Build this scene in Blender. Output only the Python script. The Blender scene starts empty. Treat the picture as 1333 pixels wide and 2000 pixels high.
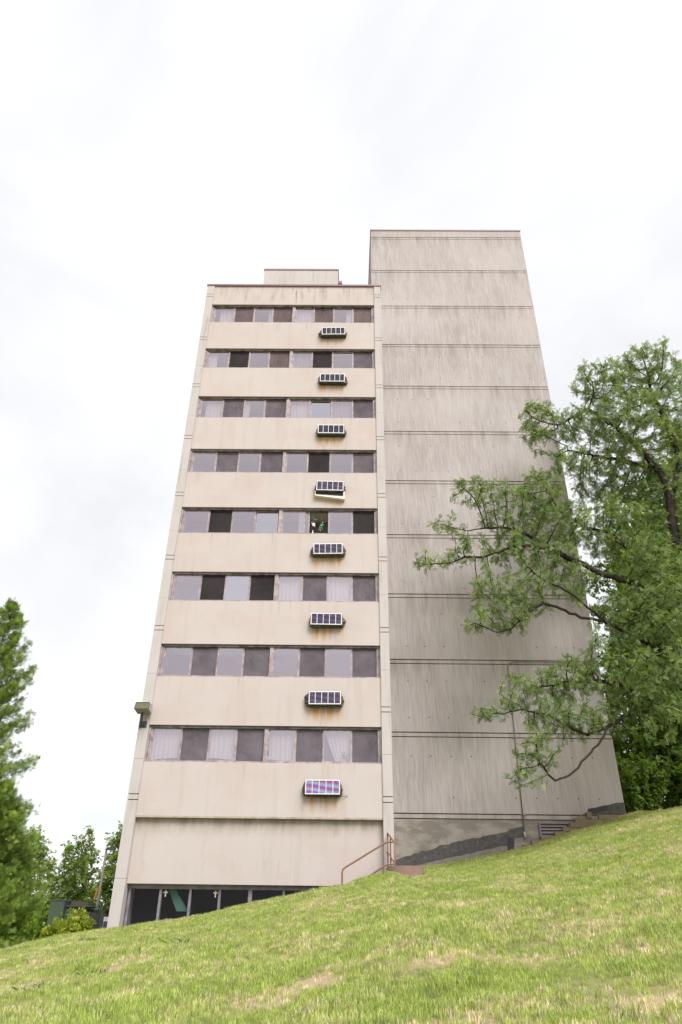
import bpy, math, random
import numpy as np
from mathutils import Matrix, Vector

random.seed(7)
rng = np.random.default_rng(11)
scene = bpy.context.scene
COL = scene.collection

# ------------------------------------------------------------------ camera
CAM = np.array([6.694, -23.075, 1.6])
PITCH, YAW, ROLL = 0.544106, 0.0118743, 0.0136652
cp, sp_ = math.cos(PITCH), math.sin(PITCH)
fwd = Vector((-math.sin(YAW) * cp, math.cos(YAW) * cp, sp_))
rgt = Vector((math.cos(YAW), math.sin(YAW), 0))
upv = rgt.cross(fwd)
r2 = rgt * math.cos(ROLL) + upv * math.sin(ROLL)
u2 = upv * math.cos(ROLL) - rgt * math.sin(ROLL)
cd = bpy.data.cameras.new('camera')
cam = bpy.data.objects.new('camera', cd)
COL.objects.link(cam)
M = Matrix((( r2.x, u2.x, -fwd.x, CAM[0]), (r2.y, u2.y, -fwd.y, CAM[1]), (r2.z, u2.z, -fwd.z, CAM[2]), (0, 0, 0, 1)))
cam.matrix_world = M
cd.sensor_fit = 'VERTICAL'
cd.sensor_height = 36.0
cd.lens = 24.96
cd.clip_start = 0.1
cd.clip_end = 5000
scene.camera = cam

# ------------------------------------------------------------------ sky, sun, exposure
SUN_EL, SUN_AZ = math.radians(47), math.radians(152)     # azimuth of the sun, clockwise from +Y
w = bpy.data.worlds.new('World')
scene.world = w
w.use_nodes = True
wn = w.node_tree
wn.nodes.clear()
def wnode(t, **k):
    n = wn.nodes.new(t)
    for a, b in k.items():
        setattr(n, a, b)
    return n
sky = wnode('ShaderNodeTexSky', sky_type='NISHITA', sun_disc=False)
sky.sun_elevation = SUN_EL
sky.sun_rotation = SUN_AZ
tc = wnode('ShaderNodeTexCoord')
mp = wnode('ShaderNodeMapping'); mp.inputs['Scale'].default_value = (1.0, 1.0, 1.9)
nz = wnode('ShaderNodeTexNoise'); nz.inputs['Scale'].default_value = 2.1; nz.inputs['Detail'].default_value = 6; nz.inputs['Roughness'].default_value = 0.52
nz.inputs['Distortion'].default_value = 0.4
cr = wnode('ShaderNodeValToRGB')
cr.color_ramp.elements[0].position = 0.36; cr.color_ramp.elements[0].color = (0.356, 0.357, 0.364, 1)
cr.color_ramp.elements[1].position = 0.62; cr.color_ramp.elements[1].color = (0.425, 0.425, 0.428, 1)
skm = wnode('ShaderNodeVectorMath', operation='SCALE'); skm.inputs['Scale'].default_value = 0.06
mx = wnode('ShaderNodeMix', data_type='RGBA'); mx.inputs[0].default_value = 0.9
bg = wnode('ShaderNodeBackground'); bg.inputs['Strength'].default_value = 1.0
ow = wnode('ShaderNodeOutputWorld')
L = wn.links.new
L(tc.outputs['Generated'], mp.inputs['Vector']); L(mp.outputs[0], nz.inputs['Vector']); L(nz.outputs['Fac'], cr.inputs[0])
L(sky.outputs[0], skm.inputs[0]); L(skm.outputs[0], mx.inputs[6]); L(cr.outputs[0], mx.inputs[7])
L(mx.outputs[2], bg.inputs['Color']); L(bg.outputs[0], ow.inputs['Surface'])

sl = bpy.data.lights.new('sun', 'SUN'); sl.energy = 1.5; sl.angle = math.radians(32); sl.color = (1.0, 0.985, 0.965)
so = bpy.data.objects.new('sun', sl); COL.objects.link(so)
sd = Vector((math.sin(SUN_AZ) * math.cos(SUN_EL), math.cos(SUN_AZ) * math.cos(SUN_EL), math.sin(SUN_EL)))
so.rotation_euler = sd.to_track_quat('Z', 'Y').to_euler()
so.location = (0, -30, 40)

vs = scene.view_settings
vs.view_transform = 'Standard'; vs.look = 'None'; vs.exposure = 1.45; vs.gamma = 1.0; vs.use_curve_mapping = False

# ------------------------------------------------------------------ material helpers
class NT:
    def __init__(s, name):
        s.m = bpy.data.materials.new(name); s.m.use_nodes = True
        s.t = s.m.node_tree; s.t.nodes.clear()
        s.out = s.t.nodes.new('ShaderNodeOutputMaterial')
    def n(s, t, ins=None, **k):
        x = s.t.nodes.new(t)
        for a, b in k.items(): setattr(x, a, b)
        for a, b in (ins or {}).items():
            if hasattr(b, 'is_output'): s.t.links.new(b, x.inputs[a])
            else: x.inputs[a].default_value = b
        return x
    def pos(s): return s.n('ShaderNodeNewGeometry').outputs['Position']
    def noise(s, scale, vec, detail=4, rough=0.55, mul=(1, 1, 1), off=(0, 0, 0)):
        mp = s.n('ShaderNodeMapping', {'Vector': vec, 'Scale': mul, 'Location': off})
        return s.n('ShaderNodeTexNoise', {'Vector': mp.outputs[0], 'Scale': scale, 'Detail': detail, 'Roughness': rough}).outputs['Fac']
    def ramp(s, fac, *stops):
        x = s.n('ShaderNodeValToRGB', {0: fac}); e = x.color_ramp.elements
        while len(e) < len(stops): e.new(0.5)
        for i, (p, c) in enumerate(stops):
            e[i].position = p
            e[i].color = (c, c, c, 1) if isinstance(c, (int, float)) else (*c, 1)
        return x.outputs[0]
    def mix(s, fac, a, b, mode='MIX'):
        x = s.n('ShaderNodeMix', data_type='RGBA', blend_type=mode)
        for i, v in ((0, fac), (6, a), (7, b)):
            if hasattr(v, 'is_output'): s.t.links.new(v, x.inputs[i])
            else: x.inputs[i].default_value = v if i == 0 else (*v, 1)
        return x.outputs[2]
    def math(s, op, a, b=0.0, c=0.0):
        x = s.n('ShaderNodeMath', operation=op)
        for i, v in enumerate((a, b, c)):
            if hasattr(v, 'is_output'): s.t.links.new(v, x.inputs[i])
            else: x.inputs[i].default_value = v
        return x.outputs[0]
    def smooth(s, v, a, b):
        return s.n('ShaderNodeMapRange', {0: v, 1: a, 2: b, 3: 0.0, 4: 1.0}, interpolation_type='SMOOTHSTEP').outputs[0]
    def bump(s, h, strength, dist):
        return s.n('ShaderNodeBump', {'Height': h, 'Strength': strength, 'Distance': dist}).outputs[0]
    def done(s, color, rough=0.8, normal=None, spec=0.3, metal=0.0):
        p = s.n('ShaderNodeBsdfPrincipled', {'Roughness': rough, 'Specular IOR Level': spec, 'Metallic': metal})
        if hasattr(color, 'is_output'): s.t.links.new(color, p.inputs['Base Color'])
        else: p.inputs['Base Color'].default_value = (*color, 1)
        if normal is not None: s.t.links.new(normal, p.inputs['Normal'])
        s.t.links.new(p.outputs[0], s.out.inputs[0])
        return s.m

def plain(name, col, rough=0.6, var=0.15, scale=6.0, metal=0.0, spec=0.3):
    t = NT(name); p = t.pos()
    f = t.noise(scale, p, 5, 0.6)
    c = t.mix(f, tuple(x * (1 - var) for x in col), tuple(min(1, x * (1 + var)) for x in col))
    return t.done(c, rough, t.bump(f, 0.15, 0.01), spec, metal)

MT = {}
# concrete of the blank tower: bush-hammered vertical streaks
def m_tower():
    t = NT('streaked_concrete'); p = t.pos()
    sep = t.n('ShaderNodeSeparateXYZ', {0: p})
    big = t.noise(0.28, p, 3, 0.6)
    st1 = t.noise(1.0, p, 5, 0.65, (2.6, 2.6, 0.34))
    wob = t.n('ShaderNodeCombineXYZ', {0: t.math('ADD', sep.outputs[0], t.math('MULTIPLY', sep.outputs[2], 0.035)), 1: sep.outputs[1], 2: sep.outputs[2]}).outputs[0]
    st2 = t.noise(1.0, wob, 3, 0.7, (23, 23, 1.3))
    c = t.mix(t.ramp(st2, (0.32, 0.0), (0.68, 1.0)), (0.335, 0.290, 0.280), (0.488, 0.438, 0.430))
    c = t.mix(t.ramp(st1, (0.45, 0.0), (0.74, 0.42)), c, (0.25, 0.222, 0.206))
    c = t.mix(t.ramp(big, (0.35, 0.0), (0.68, 0.5)), c, (0.53, 0.485, 0.470))
    # run-off dirt below every joint
    fr = t.math('FRACT', t.math('DIVIDE', t.math('ADD', sep.outputs[2], 0.06), 2.75))   # joints sit at fract about 1.0
    dirtm = t.math('MULTIPLY', t.smooth(fr, 0.55, 0.98), t.ramp(t.noise(1.0, p, 4, 0.6, (3.5, 3.5, 0.25), (4, 1, 2)), (0.42, 0.0), (0.72, 0.60)))
    c = t.mix(dirtm, c, (0.22, 0.18, 0.15))
    # form-tie holes
    gx = t.math('ABSOLUTE', t.math('SUBTRACT', t.math('FRACT', t.math('DIVIDE', sep.outputs[0], 0.72)), 0.5))
    gz = t.math('ABSOLUTE', t.math('SUBTRACT', t.math('FRACT', t.math('DIVIDE', t.math('ADD', sep.outputs[2], 0.25), 1.375)), 0.5))
    d = t.math('SQRT', t.math('ADD', t.math('POWER', t.math('MULTIPLY', gx, 0.72), 2.0), t.math('POWER', t.math('MULTIPLY', gz, 1.375), 2.0)))
    hole = t.math('MULTIPLY', t.math('LESS_THAN', d, 0.022), t.math('GREATER_THAN', t.noise(0.9, p, 1, 0.5, off=(7, 3, 1)), 0.48))
    c = t.mix(hole, c, (0.05, 0.04, 0.04))
    h = t.math('ADD', t.math('MULTIPLY', st2, 0.7), t.math('MULTIPLY', t.noise(38, p, 4, 0.7), 0.3))
    return t.done(c, 0.9, t.bump(h, 0.5, 0.02), 0.2)
MT['tower'] = m_tower()
def m_basewall():
    t = NT('stained_base_concrete'); p = t.pos()
    c = t.mix(t.ramp(t.noise(1.0, p, 6, 0.7, (0.9, 0.9, 2.2)), (0.44, 0.0), (0.56, 1.0)), (0.225, 0.198, 0.172), (0.345, 0.310, 0.280))
    c = t.mix(t.ramp(t.noise(1.0, p, 5, 0.7, (2.5, 2.5, 1.2), (3, 1, 8)), (0.55, 0.0), (0.68, 0.7)), c, (0.175, 0.152, 0.13))
    return t.done(c, 0.9, t.bump(t.noise(40, p, 5, 0.7), 0.4, 0.012), 0.2)
MT['basewall'] = m_basewall()

def m_stucco():
    t = NT('beige_panel'); p = t.pos()
    sep = t.n('ShaderNodeSeparateXYZ', {0: p}); x, z = sep.outputs[0], sep.outputs[2]
    big = t.noise(0.55, p, 4, 0.55)
    c = t.mix(big, (0.490, 0.422, 0.396), (0.552, 0.493, 0.470))
    st = t.noise(1.0, p, 4, 0.6, (3.4, 3.4, 0.28), (3, 0, 0))
    c = t.mix(t.ramp(st, (0.54, 0.0), (0.80, 0.4)), c, (0.36, 0.30, 0.25))
    # z of a bay: u = 0 at the window sill, grows downwards to the next window head (0.58)
    u = t.math('FRACT', t.math('DIVIDE', t.math('SUBTRACT', 25.62 + 2.75, z), 2.75))
    thin = t.noise(1.0, p, 4, 0.7, (7.0, 7.0, 0.22), (1, 5, 0))
    sill = t.math('MULTIPLY', t.math('SUBTRACT', 1.0, t.smooth(u, 0.0, 0.30)), t.ramp(thin, (0.58, 0.0), (0.76, 0.6)))
    c = t.mix(sill, c, (0.28, 0.225, 0.185))
    # rust that runs down from the air conditioners
    inx = t.math('MULTIPLY', t.smooth(x, 5.30, 5.55), t.math('SUBTRACT', 1.0, t.smooth(x, 6.35, 6.75)))
    inz = t.math('MULTIPLY', t.smooth(u, 0.30, 0.36), t.math('SUBTRACT', 1.0, t.smooth(u, 0.40, 0.60)))
    rn = t.noise(1.0, p, 3, 0.6, (5.5, 5.5, 0.5), (9, 2, 4))
    rust = t.math('MULTIPLY', t.math('MULTIPLY', t.math('MULTIPLY', inx, t.math('LESS_THAN', z, 26.0)), inz), t.ramp(rn, (0.42, 0.0), (0.62, 0.95)))
    c = t.mix(rust, c, (0.50, 0.27, 0.09))
    grey = t.math('MULTIPLY', t.math('MULTIPLY', t.smooth(x, 5.1, 5.4), t.math('SUBTRACT', 1.0, t.smooth(x, 6.5, 6.9))),
                  t.math('MULTIPLY', t.smooth(u, 0.15, 0.35), t.ramp(t.noise(1.0, p, 4, 0.6, (4, 4, 0.8), (0, 8, 5)), (0.55, 0.0), (0.75, 0.55))))
    c = t.mix(grey, c, (0.30, 0.25, 0.22))
    # stains at the parapet panel and at the head of the recessed base panel, blotchy
    top = t.math('MULTIPLY', t.smooth(z, 26.8, 27.3), t.ramp(t.noise(1.0, p, 5, 0.65, (4, 4, 0.6), (2, 2, 7)), (0.47, 0.0), (0.70, 0.75)))
    c = t.mix(top, c, (0.30, 0.24, 0.20))
    base = t.math('MULTIPLY', t.math('MULTIPLY', t.smooth(z, 4.15, 4.72), t.math('LESS_THAN', z, 4.8)), t.ramp(t.noise(1.0, p, 5, 0.65, (3, 3, 1.0), (5, 2, 7)), (0.3, 0.0), (0.62, 0.8)))
    c = t.mix(base, c, (0.26, 0.215, 0.16))
    pt = t.ramp(t.noise(0.7, p, 5, 0.6, (1, 1, 1.3), (6, 3, 9)), (0.50, 0.0), (0.60, 0.35))
    c = t.mix(pt, c, (0.50, 0.40, 0.365))
    h = t.math('ADD', t.noise(60, p, 5, 0.7), t.math('MULTIPLY', t.noise(3.0, p, 3, 0.6), 1.2))
    return t.done(c, 0.88, t.bump(h, 0.3, 0.010), 0.2)
MT['stucco'] = m_stucco()

def m_pier():
    t = NT('pier_concrete'); p = t.pos()
    big = t.noise(0.9, p, 4, 0.6)
    c = t.mix(big, (0.46, 0.415, 0.400), (0.55, 0.51, 0.498))
    c = t.mix(t.ramp(t.noise(1.0, p, 5, 0.65, (7, 7, 0.5)), (0.52, 0.0), (0.75, 0.6)), c, (0.30, 0.25, 0.215))
    c = t.mix(t.ramp(t.noise(28, p, 3, 0.6), (0.66, 0.0), (0.74, 0.8)), c, (0.16, 0.13, 0.11))
    return t.done(c, 0.9, t.bump(t.noise(45, p, 5, 0.7), 0.45, 0.012), 0.2)
MT['pier'] = m_pier()
MT['core'] = plain('dirty_groove_concrete', (0.12, 0.10, 0.09), 0.9)
MT['interior'] = plain('shaded_room_wall', (0.20, 0.18, 0.16), 0.9)  # wall tone kept dark to carry the shade of the rooms
MT['cap'] = plain('mauve_roof_flashing', (0.25, 0.15, 0.19), 0.5, 0.2)
def m_frame(name, a, b):
    t = NT(name); p = t.pos()
    c = t.mix(t.ramp(t.noise(5, p, 5, 0.65), (0.35, 0.0), (0.65, 1.0)), a, b)
    return t.done(c, 0.5, t.bump(t.noise(50, p, 3), 0.2, 0.004), 0.4)
MT['frame'] = m_frame('mauve_aluminium_frame', (0.24, 0.185, 0.195), (0.45, 0.375, 0.385))
MT['head'] = m_frame('dirty_shaded_head', (0.045, 0.038, 0.045), (0.20, 0.17, 0.185))  # dirt and the shadow under the lip, both in this dark tone
MT['shopframe'] = m_frame('grey_aluminium_frame', (0.15, 0.14, 0.16), (0.24, 0.225, 0.25))

def m_glass(name, tint, ior, fmin, rough=0.02, wav=0.0):
    t = NT(name); p = t.pos()
    f = t.n('ShaderNodeFresnel', {'IOR': ior})
    nrm = t.bump(t.noise(1.3, p, 2, 0.5), wav, 0.05) if wav else None
    g = t.n('ShaderNodeBsdfGlossy', {'Color': (*tint, 1), 'Roughness': rough})
    if nrm is not None:
        t.t.links.new(nrm, g.inputs['Normal']); t.t.links.new(nrm, f.inputs['Normal'])
    tr = t.n('ShaderNodeBsdfTransparent', {'Color': (0.95, 0.94, 0.95, 1)})
    fac = t.math('MULTIPLY', t.math('MAXIMUM', f.outputs[0], fmin), t.math('SUBTRACT', 1.0, t.n('ShaderNodeNewGeometry').outputs['Backfacing']))
    m = t.n('ShaderNodeMixShader', {0: fac, 1: tr.outputs[0], 2: g.outputs[0]})
    t.t.links.new(m.outputs[0], t.out.inputs[0])
    return t.m
MT['glass'] = m_glass('mirror_tinted_glass', (0.95, 0.85, 0.92), 2.3, 0.42, 0.03, 0.12)
MT['glass_bright'] = m_glass('bright_sky_glass', (0.90, 0.88, 0.95), 3.0, 0.55, 0.02)
MT['glass_dark'] = m_glass('dark_ground_floor_glass', (0.35, 0.35, 0.36), 1.5, 0.05, 0.02)

def m_screen(name, ca, cb, op):
    t = NT(name); p = t.pos()
    sep = t.n('ShaderNodeSeparateXYZ', {0: p})
    wob = t.noise(0.9, p, 3, 0.6)
    moire = t.math('SINE', t.math('MULTIPLY', t.math('ADD', t.math('ADD', sep.outputs[0], sep.outputs[2]), t.math('MULTIPLY', wob, 2.2)), 26.0))
    v = t.math('MULTIPLY_ADD', moire, 0.11, 0.5)
    n2 = t.ramp(t.noise(1.4, p, 5, 0.65, off=(3, 3, 3)), (0.32, 0.0), (0.68, 1.0))
    c = t.mix(t.math('MULTIPLY', t.math('ADD', v, n2), 0.5), ca, cb)
    dust = t.ramp(t.noise(55, p, 3, 0.7), (0.60, 0.0), (0.74, 0.5))
    c = t.mix(t.math('MULTIPLY', dust, t.ramp(t.noise(1.0, p, 3, 0.6, off=(1, 9, 2)), (0.4, 0.0), (0.7, 1.0))), c, (0.34, 0.31, 0.34))
    df = t.n('ShaderNodeBsdfDiffuse', {'Color': c})
    tr = t.n('ShaderNodeBsdfTransparent', {'Color': (1, 1, 1, 1)})
    m = t.n('ShaderNodeMixShader', {0: op, 1: tr.outputs[0], 2: df.outputs[0]})
    t.t.links.new(m.outputs[0], t.out.inputs[0])
    return t.m
MT['screen'] = m_screen('insect_screen_mesh', (0.065, 0.055, 0.066), (0.30, 0.255, 0.290), 0.46)
MT['screen_brown'] = m_screen('rusty_screen_mesh', (0.09, 0.062, 0.062), (0.31, 0.235, 0.240), 0.50)
MT['screen_dark'] = m_screen('dark_screen_mesh', (0.025, 0.022, 0.023), (0.07, 0.06, 0.062), 0.6)  # darker mesh tone for some panes

def m_curtain(name, a, b, translucent=0.35):
    t = NT(name); p = t.pos()
    f = t.noise(1.0, p, 3, 0.6, (14, 14, 0.5))
    c = t.mix(f, a, b)
    d = t.n('ShaderNodeBsdfDiffuse', {'Color': c}); tl = t.n('ShaderNodeBsdfTranslucent', {'Color': c})
    m = t.n('ShaderNodeMixShader', {0: translucent, 1: d.outputs[0], 2: tl.outputs[0]})
    t.t.links.new(m.outputs[0], t.out.inputs[0])
    return t.m
MT['curtain'] = m_curtain('white_curtain', (0.62, 0.58, 0.56), (0.85, 0.81, 0.79))
MT['curtain_grey'] = m_curtain('grey_curtain', (0.36, 0.33, 0.33), (0.50, 0.46, 0.46))
MT['curtain_brown'] = m_curtain('brown_curtain', (0.30, 0.22, 0.20), (0.42, 0.33, 0.31))

MT['white'] = plain('white_painted_metal', (0.80, 0.79, 0.80), 0.45, 0.08)
MT['accase'] = plain('dark_foil_and_soot', (0.035, 0.033, 0.036), 0.5, 0.5, 20)
MT['foil'] = plain('crumpled_black_foil', (0.06, 0.06, 0.07), 0.35, 0.7, 18, 0.3, 0.5)
MT['rust'] = plain('rusty_bracket', (0.36, 0.17, 0.045), 0.8, 0.4, 14)
MT['foam'] = plain('white_foam_strip', (0.74, 0.70, 0.65), 0.8, 0.1)
def m_fins(name, k, g=1.0):
    t = NT(name); p = t.pos()
    sep = t.n('ShaderNodeSeparateXYZ', {0: p})
    wav = t.math('ADD', t.math('MULTIPLY', sep.outputs[2], 5.2), t.math('ADD', t.math('MULTIPLY', sep.outputs[0], 0.9), t.math('MULTIPLY', t.noise(1.6, p, 2, 0.5), 0.5)))
    fr = t.math('FRACT', wav)
    c = t.ramp(fr, (0.0, (0.20, 0.13, 0.34)), (0.28, (0.38, 0.32, 0.52)), (0.5, (0.17, 0.33, 0.31)), (0.72, (0.34, 0.10, 0.24)), (1.0, (0.20, 0.13, 0.34)))  # moire sheen painted into the fin colour as bands
    c = t.mix(k, (0.055, 0.055, 0.085), c)
    c = t.n('ShaderNodeHueSaturation', {'Saturation': 1.1, 'Value': g, 'Color': c}).outputs[0]
    return t.done(c, 0.35, None, 0.5, 0.2)
MT['fins'] = m_fins('condenser_fins_dark', 0.22)
MT['fins2'] = m_fins('condenser_fins_sheen', 0.45, 1.3)
MT['fins3'] = m_fins('condenser_fins_moire', 1.0, 2.1)
MT['railing'] = plain('rusty_red_paint', (0.25, 0.135, 0.085), 0.55, 0.35, 9)
MT['rustplate'] = plain('rust_red_primer', (0.26, 0.165, 0.135), 0.7, 0.3, 7)
MT['darkmetal'] = plain('dark_mauve_metal', (0.09, 0.075, 0.10), 0.5, 0.3, 20)
MT['lampbox'] = plain('lamp_housing', (0.40, 0.36, 0.36), 0.5, 0.15)
MT['lens'] = plain('yellowed_lamp_lens', (0.15, 0.14, 0.07), 0.25, 0.5, 9, 0.0, 0.6)
MT['conduit'] = plain('grey_conduit', (0.26, 0.225, 0.21), 0.6, 0.2, 10)
MT['slat'] = plain('mauve_louver', (0.26, 0.22, 0.24), 0.5, 0.2, 10)
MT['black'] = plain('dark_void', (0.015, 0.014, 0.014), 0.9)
def m_wood():
    t = NT('weathered_timber'); p = t.pos()
    g = t.noise(1.0, p, 5, 0.65, (1.5, 6, 14))
    c = t.mix(g, (0.15, 0.11, 0.065), (0.34, 0.265, 0.175))
    return t.done(c, 0.85, t.bump(g, 0.6, 0.02), 0.2)
MT['wood'] = m_wood()
def m_tar():
    t = NT('tar_coating'); p = t.pos()
    n1 = t.noise(7.0, p, 6, 0.75); n2 = t.noise(1.0, p, 6, 0.75, (4, 4, 7), (4, 4, 4))
    c = t.mix(t.ramp(n1, (0.35, 0.0), (0.66, 1.0)), (0.060, 0.057, 0.060), (0.115, 0.105, 0.102))
    c = t.mix(t.ramp(n2, (0.56, 0.0), (0.68, 0.7)), c, (0.22, 0.195, 0.165))
    return t.done(c, 0.75, t.bump(t.noise(30, p, 5, 0.7), 0.4, 0.01), 0.3)
MT['tar'] = m_tar()
def m_tarfade():
    t = NT('faded_tar'); p = t.pos()
    c = t.mix(t.ramp(t.noise(5, p, 6, 0.75), (0.38, 0.0), (0.62, 1.0)), (0.19, 0.168, 0.148), (0.26, 0.23, 0.20))
    c = t.mix(t.ramp(t.noise(1.0, p, 5, 0.7, (6, 6, 1.5), (3, 3, 3)), (0.60, 0.0), (0.72, 0.6)), c, (0.12, 0.11, 0.105))
    return t.done(c, 0.85, t.bump(t.noise(30, p, 5, 0.7), 0.4, 0.01), 0.2)
MT['tarfade'] = m_tarfade()
MT['tardark'] = plain('fresh_tar', (0.055, 0.052, 0.058), 0.7, 0.4, 8)
MT['greenbox'] = plain('transformer_green', (0.095, 0.135, 0.10), 0.5, 0.15, 3)
MT['greentop'] = plain('transformer_weathered_top', (0.13, 0.125, 0.105), 0.6, 0.2, 4)
MT['vanwhite'] = plain('white_car_paint', (0.75, 0.75, 0.80), 0.25, 0.04, 3, 0.0, 0.6)
MT['vanglass'] = plain('van_window', (0.10, 0.08, 0.16), 0.1, 0.2, 3, 0.0, 0.8)
MT['tyre'] = plain('tyre_rubber', (0.03, 0.03, 0.03), 0.9)
MT['bluestripe'] = plain('blue_stripe', (0.12, 0.14, 0.45), 0.4)
MT['orange'] = plain('orange_cloth', (0.65, 0.20, 0.05), 0.8)
MT['orn_green'] = plain('glossy_green_ornament', (0.05, 0.42, 0.25), 0.3, 0.2, 10, 0, 0.6)
MT['orn_lime'] = plain('pale_green_ornament', (0.30, 0.62, 0.36), 0.5, 0.2, 20)
MT['orn_yellow'] = plain('yellow_cord', (0.60, 0.45, 0.10), 0.6)
MT['orn_purple'] = plain('purple_band', (0.16, 0.05, 0.18), 0.5)
MT['cream'] = plain('cream_cross', (0.72, 0.68, 0.50), 0.6, 0.05)
MT['slantgreen'] = plain('slanting_green', (0.075, 0.20, 0.15), 0.6, 0.12, 2)
MT['step'] = plain('concrete_step', (0.34, 0.31, 0.28), 0.9, 0.15, 4)
MT['asphalt'] = plain('asphalt', (0.06, 0.06, 0.06), 0.9, 0.2, 8)

def m_leaf(name, dark, light, tip=None, trans=0.35, patch=0.8, spec=0.3):
    t = NT(name); p = t.pos()
    a = t.n('ShaderNodeAttribute', attribute_name='rnd')
    n = t.noise(patch, p, 3, 0.6)
    f = t.math('ADD', t.math('MULTIPLY', a.outputs['Fac'], 0.6), t.math('MULTIPLY', t.ramp(n, (0.3, 0.0), (0.7, 1.0)), 0.4))
    c = t.mix(f, dark, light)
    if tip:
        c = t.mix(t.ramp(t.math('ADD', t.math('MULTIPLY', n, 0.6), t.math('MULTIPLY', a.outputs['Fac'], 0.4)), (0.62, 0.0), (0.78, 0.8)), c, tip)
    d = t.n('ShaderNodeBsdfPrincipled', {'Base Color': c, 'Roughness': 0.5, 'Specular IOR Level': spec})
    hs = t.n('ShaderNodeHueSaturation', {'Hue': 0.485, 'Saturation': 1.15, 'Value': 1.25, 'Color': c})
    tl = t.n('ShaderNodeBsdfTranslucent', {'Color': hs.outputs[0]})
    m = t.n('ShaderNodeMixShader', {0: trans, 1: d.outputs[0], 2: tl.outputs[0]})
    t.t.links.new(m.outputs[0], t.out.inputs[0])
    return t.m
MT['locust'] = m_leaf('locust_leaf', (0.042, 0.092, 0.022), (0.370, 0.490, 0.180), (0.55, 0.60, 0.13), 0.40, 1.3, 0.5)
MT['maple'] = m_leaf('broad_leaf', (0.055, 0.115, 0.022), (0.22, 0.335, 0.065), None, 0.42, 0.7)
MT['farleaf'] = m_leaf('far_leaf', (0.09, 0.16, 0.034), (0.30, 0.40, 0.09), (0.44, 0.46, 0.13), 0.35, 0.5)
MT['leftleaf'] = m_leaf('bright_leaf', (0.10, 0.19, 0.026), (0.32, 0.47, 0.07), None, 0.4, 0.8)
MT['cedar'] = m_leaf('cedar_spray', (0.050, 0.108, 0.022), (0.29, 0.41, 0.075), (0.43, 0.50, 0.10), 0.28, 1.6)
MT['shrub'] = m_leaf('yellow_green_leaf', (0.20, 0.28, 0.03), (0.50, 0.56, 0.08), None, 0.4, 2.0)
def m_bark(name, a, b):
    t = NT(name); p = t.pos()
    g = t.noise(1.0, p, 5, 0.7, (14, 14, 5))
    return t.done(t.mix(g, a, b), 0.9, t.bump(g, 0.7, 0.03), 0.15)
MT['bark'] = m_bark('dark_bark', (0.018, 0.014, 0.012), (0.075, 0.060, 0.052))
MT['bark2'] = m_bark('grey_bark', (0.08, 0.065, 0.055), (0.20, 0.17, 0.145))

def m_ground():
    t = NT('thatch_and_soil'); p = t.pos()
    n = t.noise(0.75, p, 6, 0.68); f = t.noise(14, p, 5, 0.7)
    c = t.mix(t.ramp(n, (0.40, 0.0), (0.62, 1.0)), (0.20, 0.235, 0.06), (0.48, 0.37, 0.23))
    c = t.mix(t.math('MULTIPLY', f, 0.55), c, (0.10, 0.085, 0.045))
    return t.done(c, 0.95, t.bump(f, 0.6, 0.03), 0.1)
MT['ground'] = m_ground()
def m_grass():
    t = NT('grass_blade'); p = t.pos()
    n = t.noise(0.75, p, 6, 0.68)
    n2 = t.noise(3.6, p, 5, 0.65, off=(5, 5, 0))
    oi = t.n('ShaderNodeObjectInfo')
    a = t.n('ShaderNodeAttribute', attribute_name='rnd')
    r = a.outputs['Fac']
    g = t.mix(n2, (0.225, 0.325, 0.040), (0.42, 0.51, 0.105))
    g = t.mix(t.math('MULTIPLY', r, 0.5), g, (0.56, 0.56, 0.22))
    r2_ = t.math('FRACT', t.math('MULTIPLY', oi.outputs['Random'], 7.31))
    n3 = t.noise(9.0, p, 3, 0.6, off=(2, 8, 0))
    dryf = t.math('ADD', t.math('ADD', t.math('MULTIPLY', n, 1.5), t.math('MULTIPLY', n2, 0.5)), t.math('MULTIPLY', oi.outputs['Random'], 0.60))
    c = t.mix(t.smooth(dryf, 1.36, 1.68), g, (0.74, 0.60, 0.42))
    c = t.mix(t.ramp(n2, (0.52, 0.0), (0.68, 0.55)), c, (0.13, 0.235, 0.040))
    val = t.math('ADD', t.math('MULTIPLY_ADD', r2_, 0.80, 0.36), t.math('MULTIPLY', n3, 0.75))
    c = t.n('ShaderNodeHueSaturation', {'Hue': 0.5, 'Saturation': 0.98, 'Value': val, 'Color': c}).outputs[0]
    d = t.n('ShaderNodeBsdfPrincipled', {'Base Color': c, 'Roughness': 0.55, 'Specular IOR Level': 0.2})
    tl = t.n('ShaderNodeBsdfTranslucent', {'Color': c})
    m = t.n('ShaderNodeMixShader', {0: 0.35, 1: d.outputs[0], 2: tl.outputs[0]})
    t.t.links.new(m.outputs[0], t.out.inputs[0])
    return t.m
MT['grass'] = m_grass()
MT['weed'] = m_leaf('weed_blade', (0.07, 0.17, 0.035), (0.14, 0.27, 0.06), None, 0.35)

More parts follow.
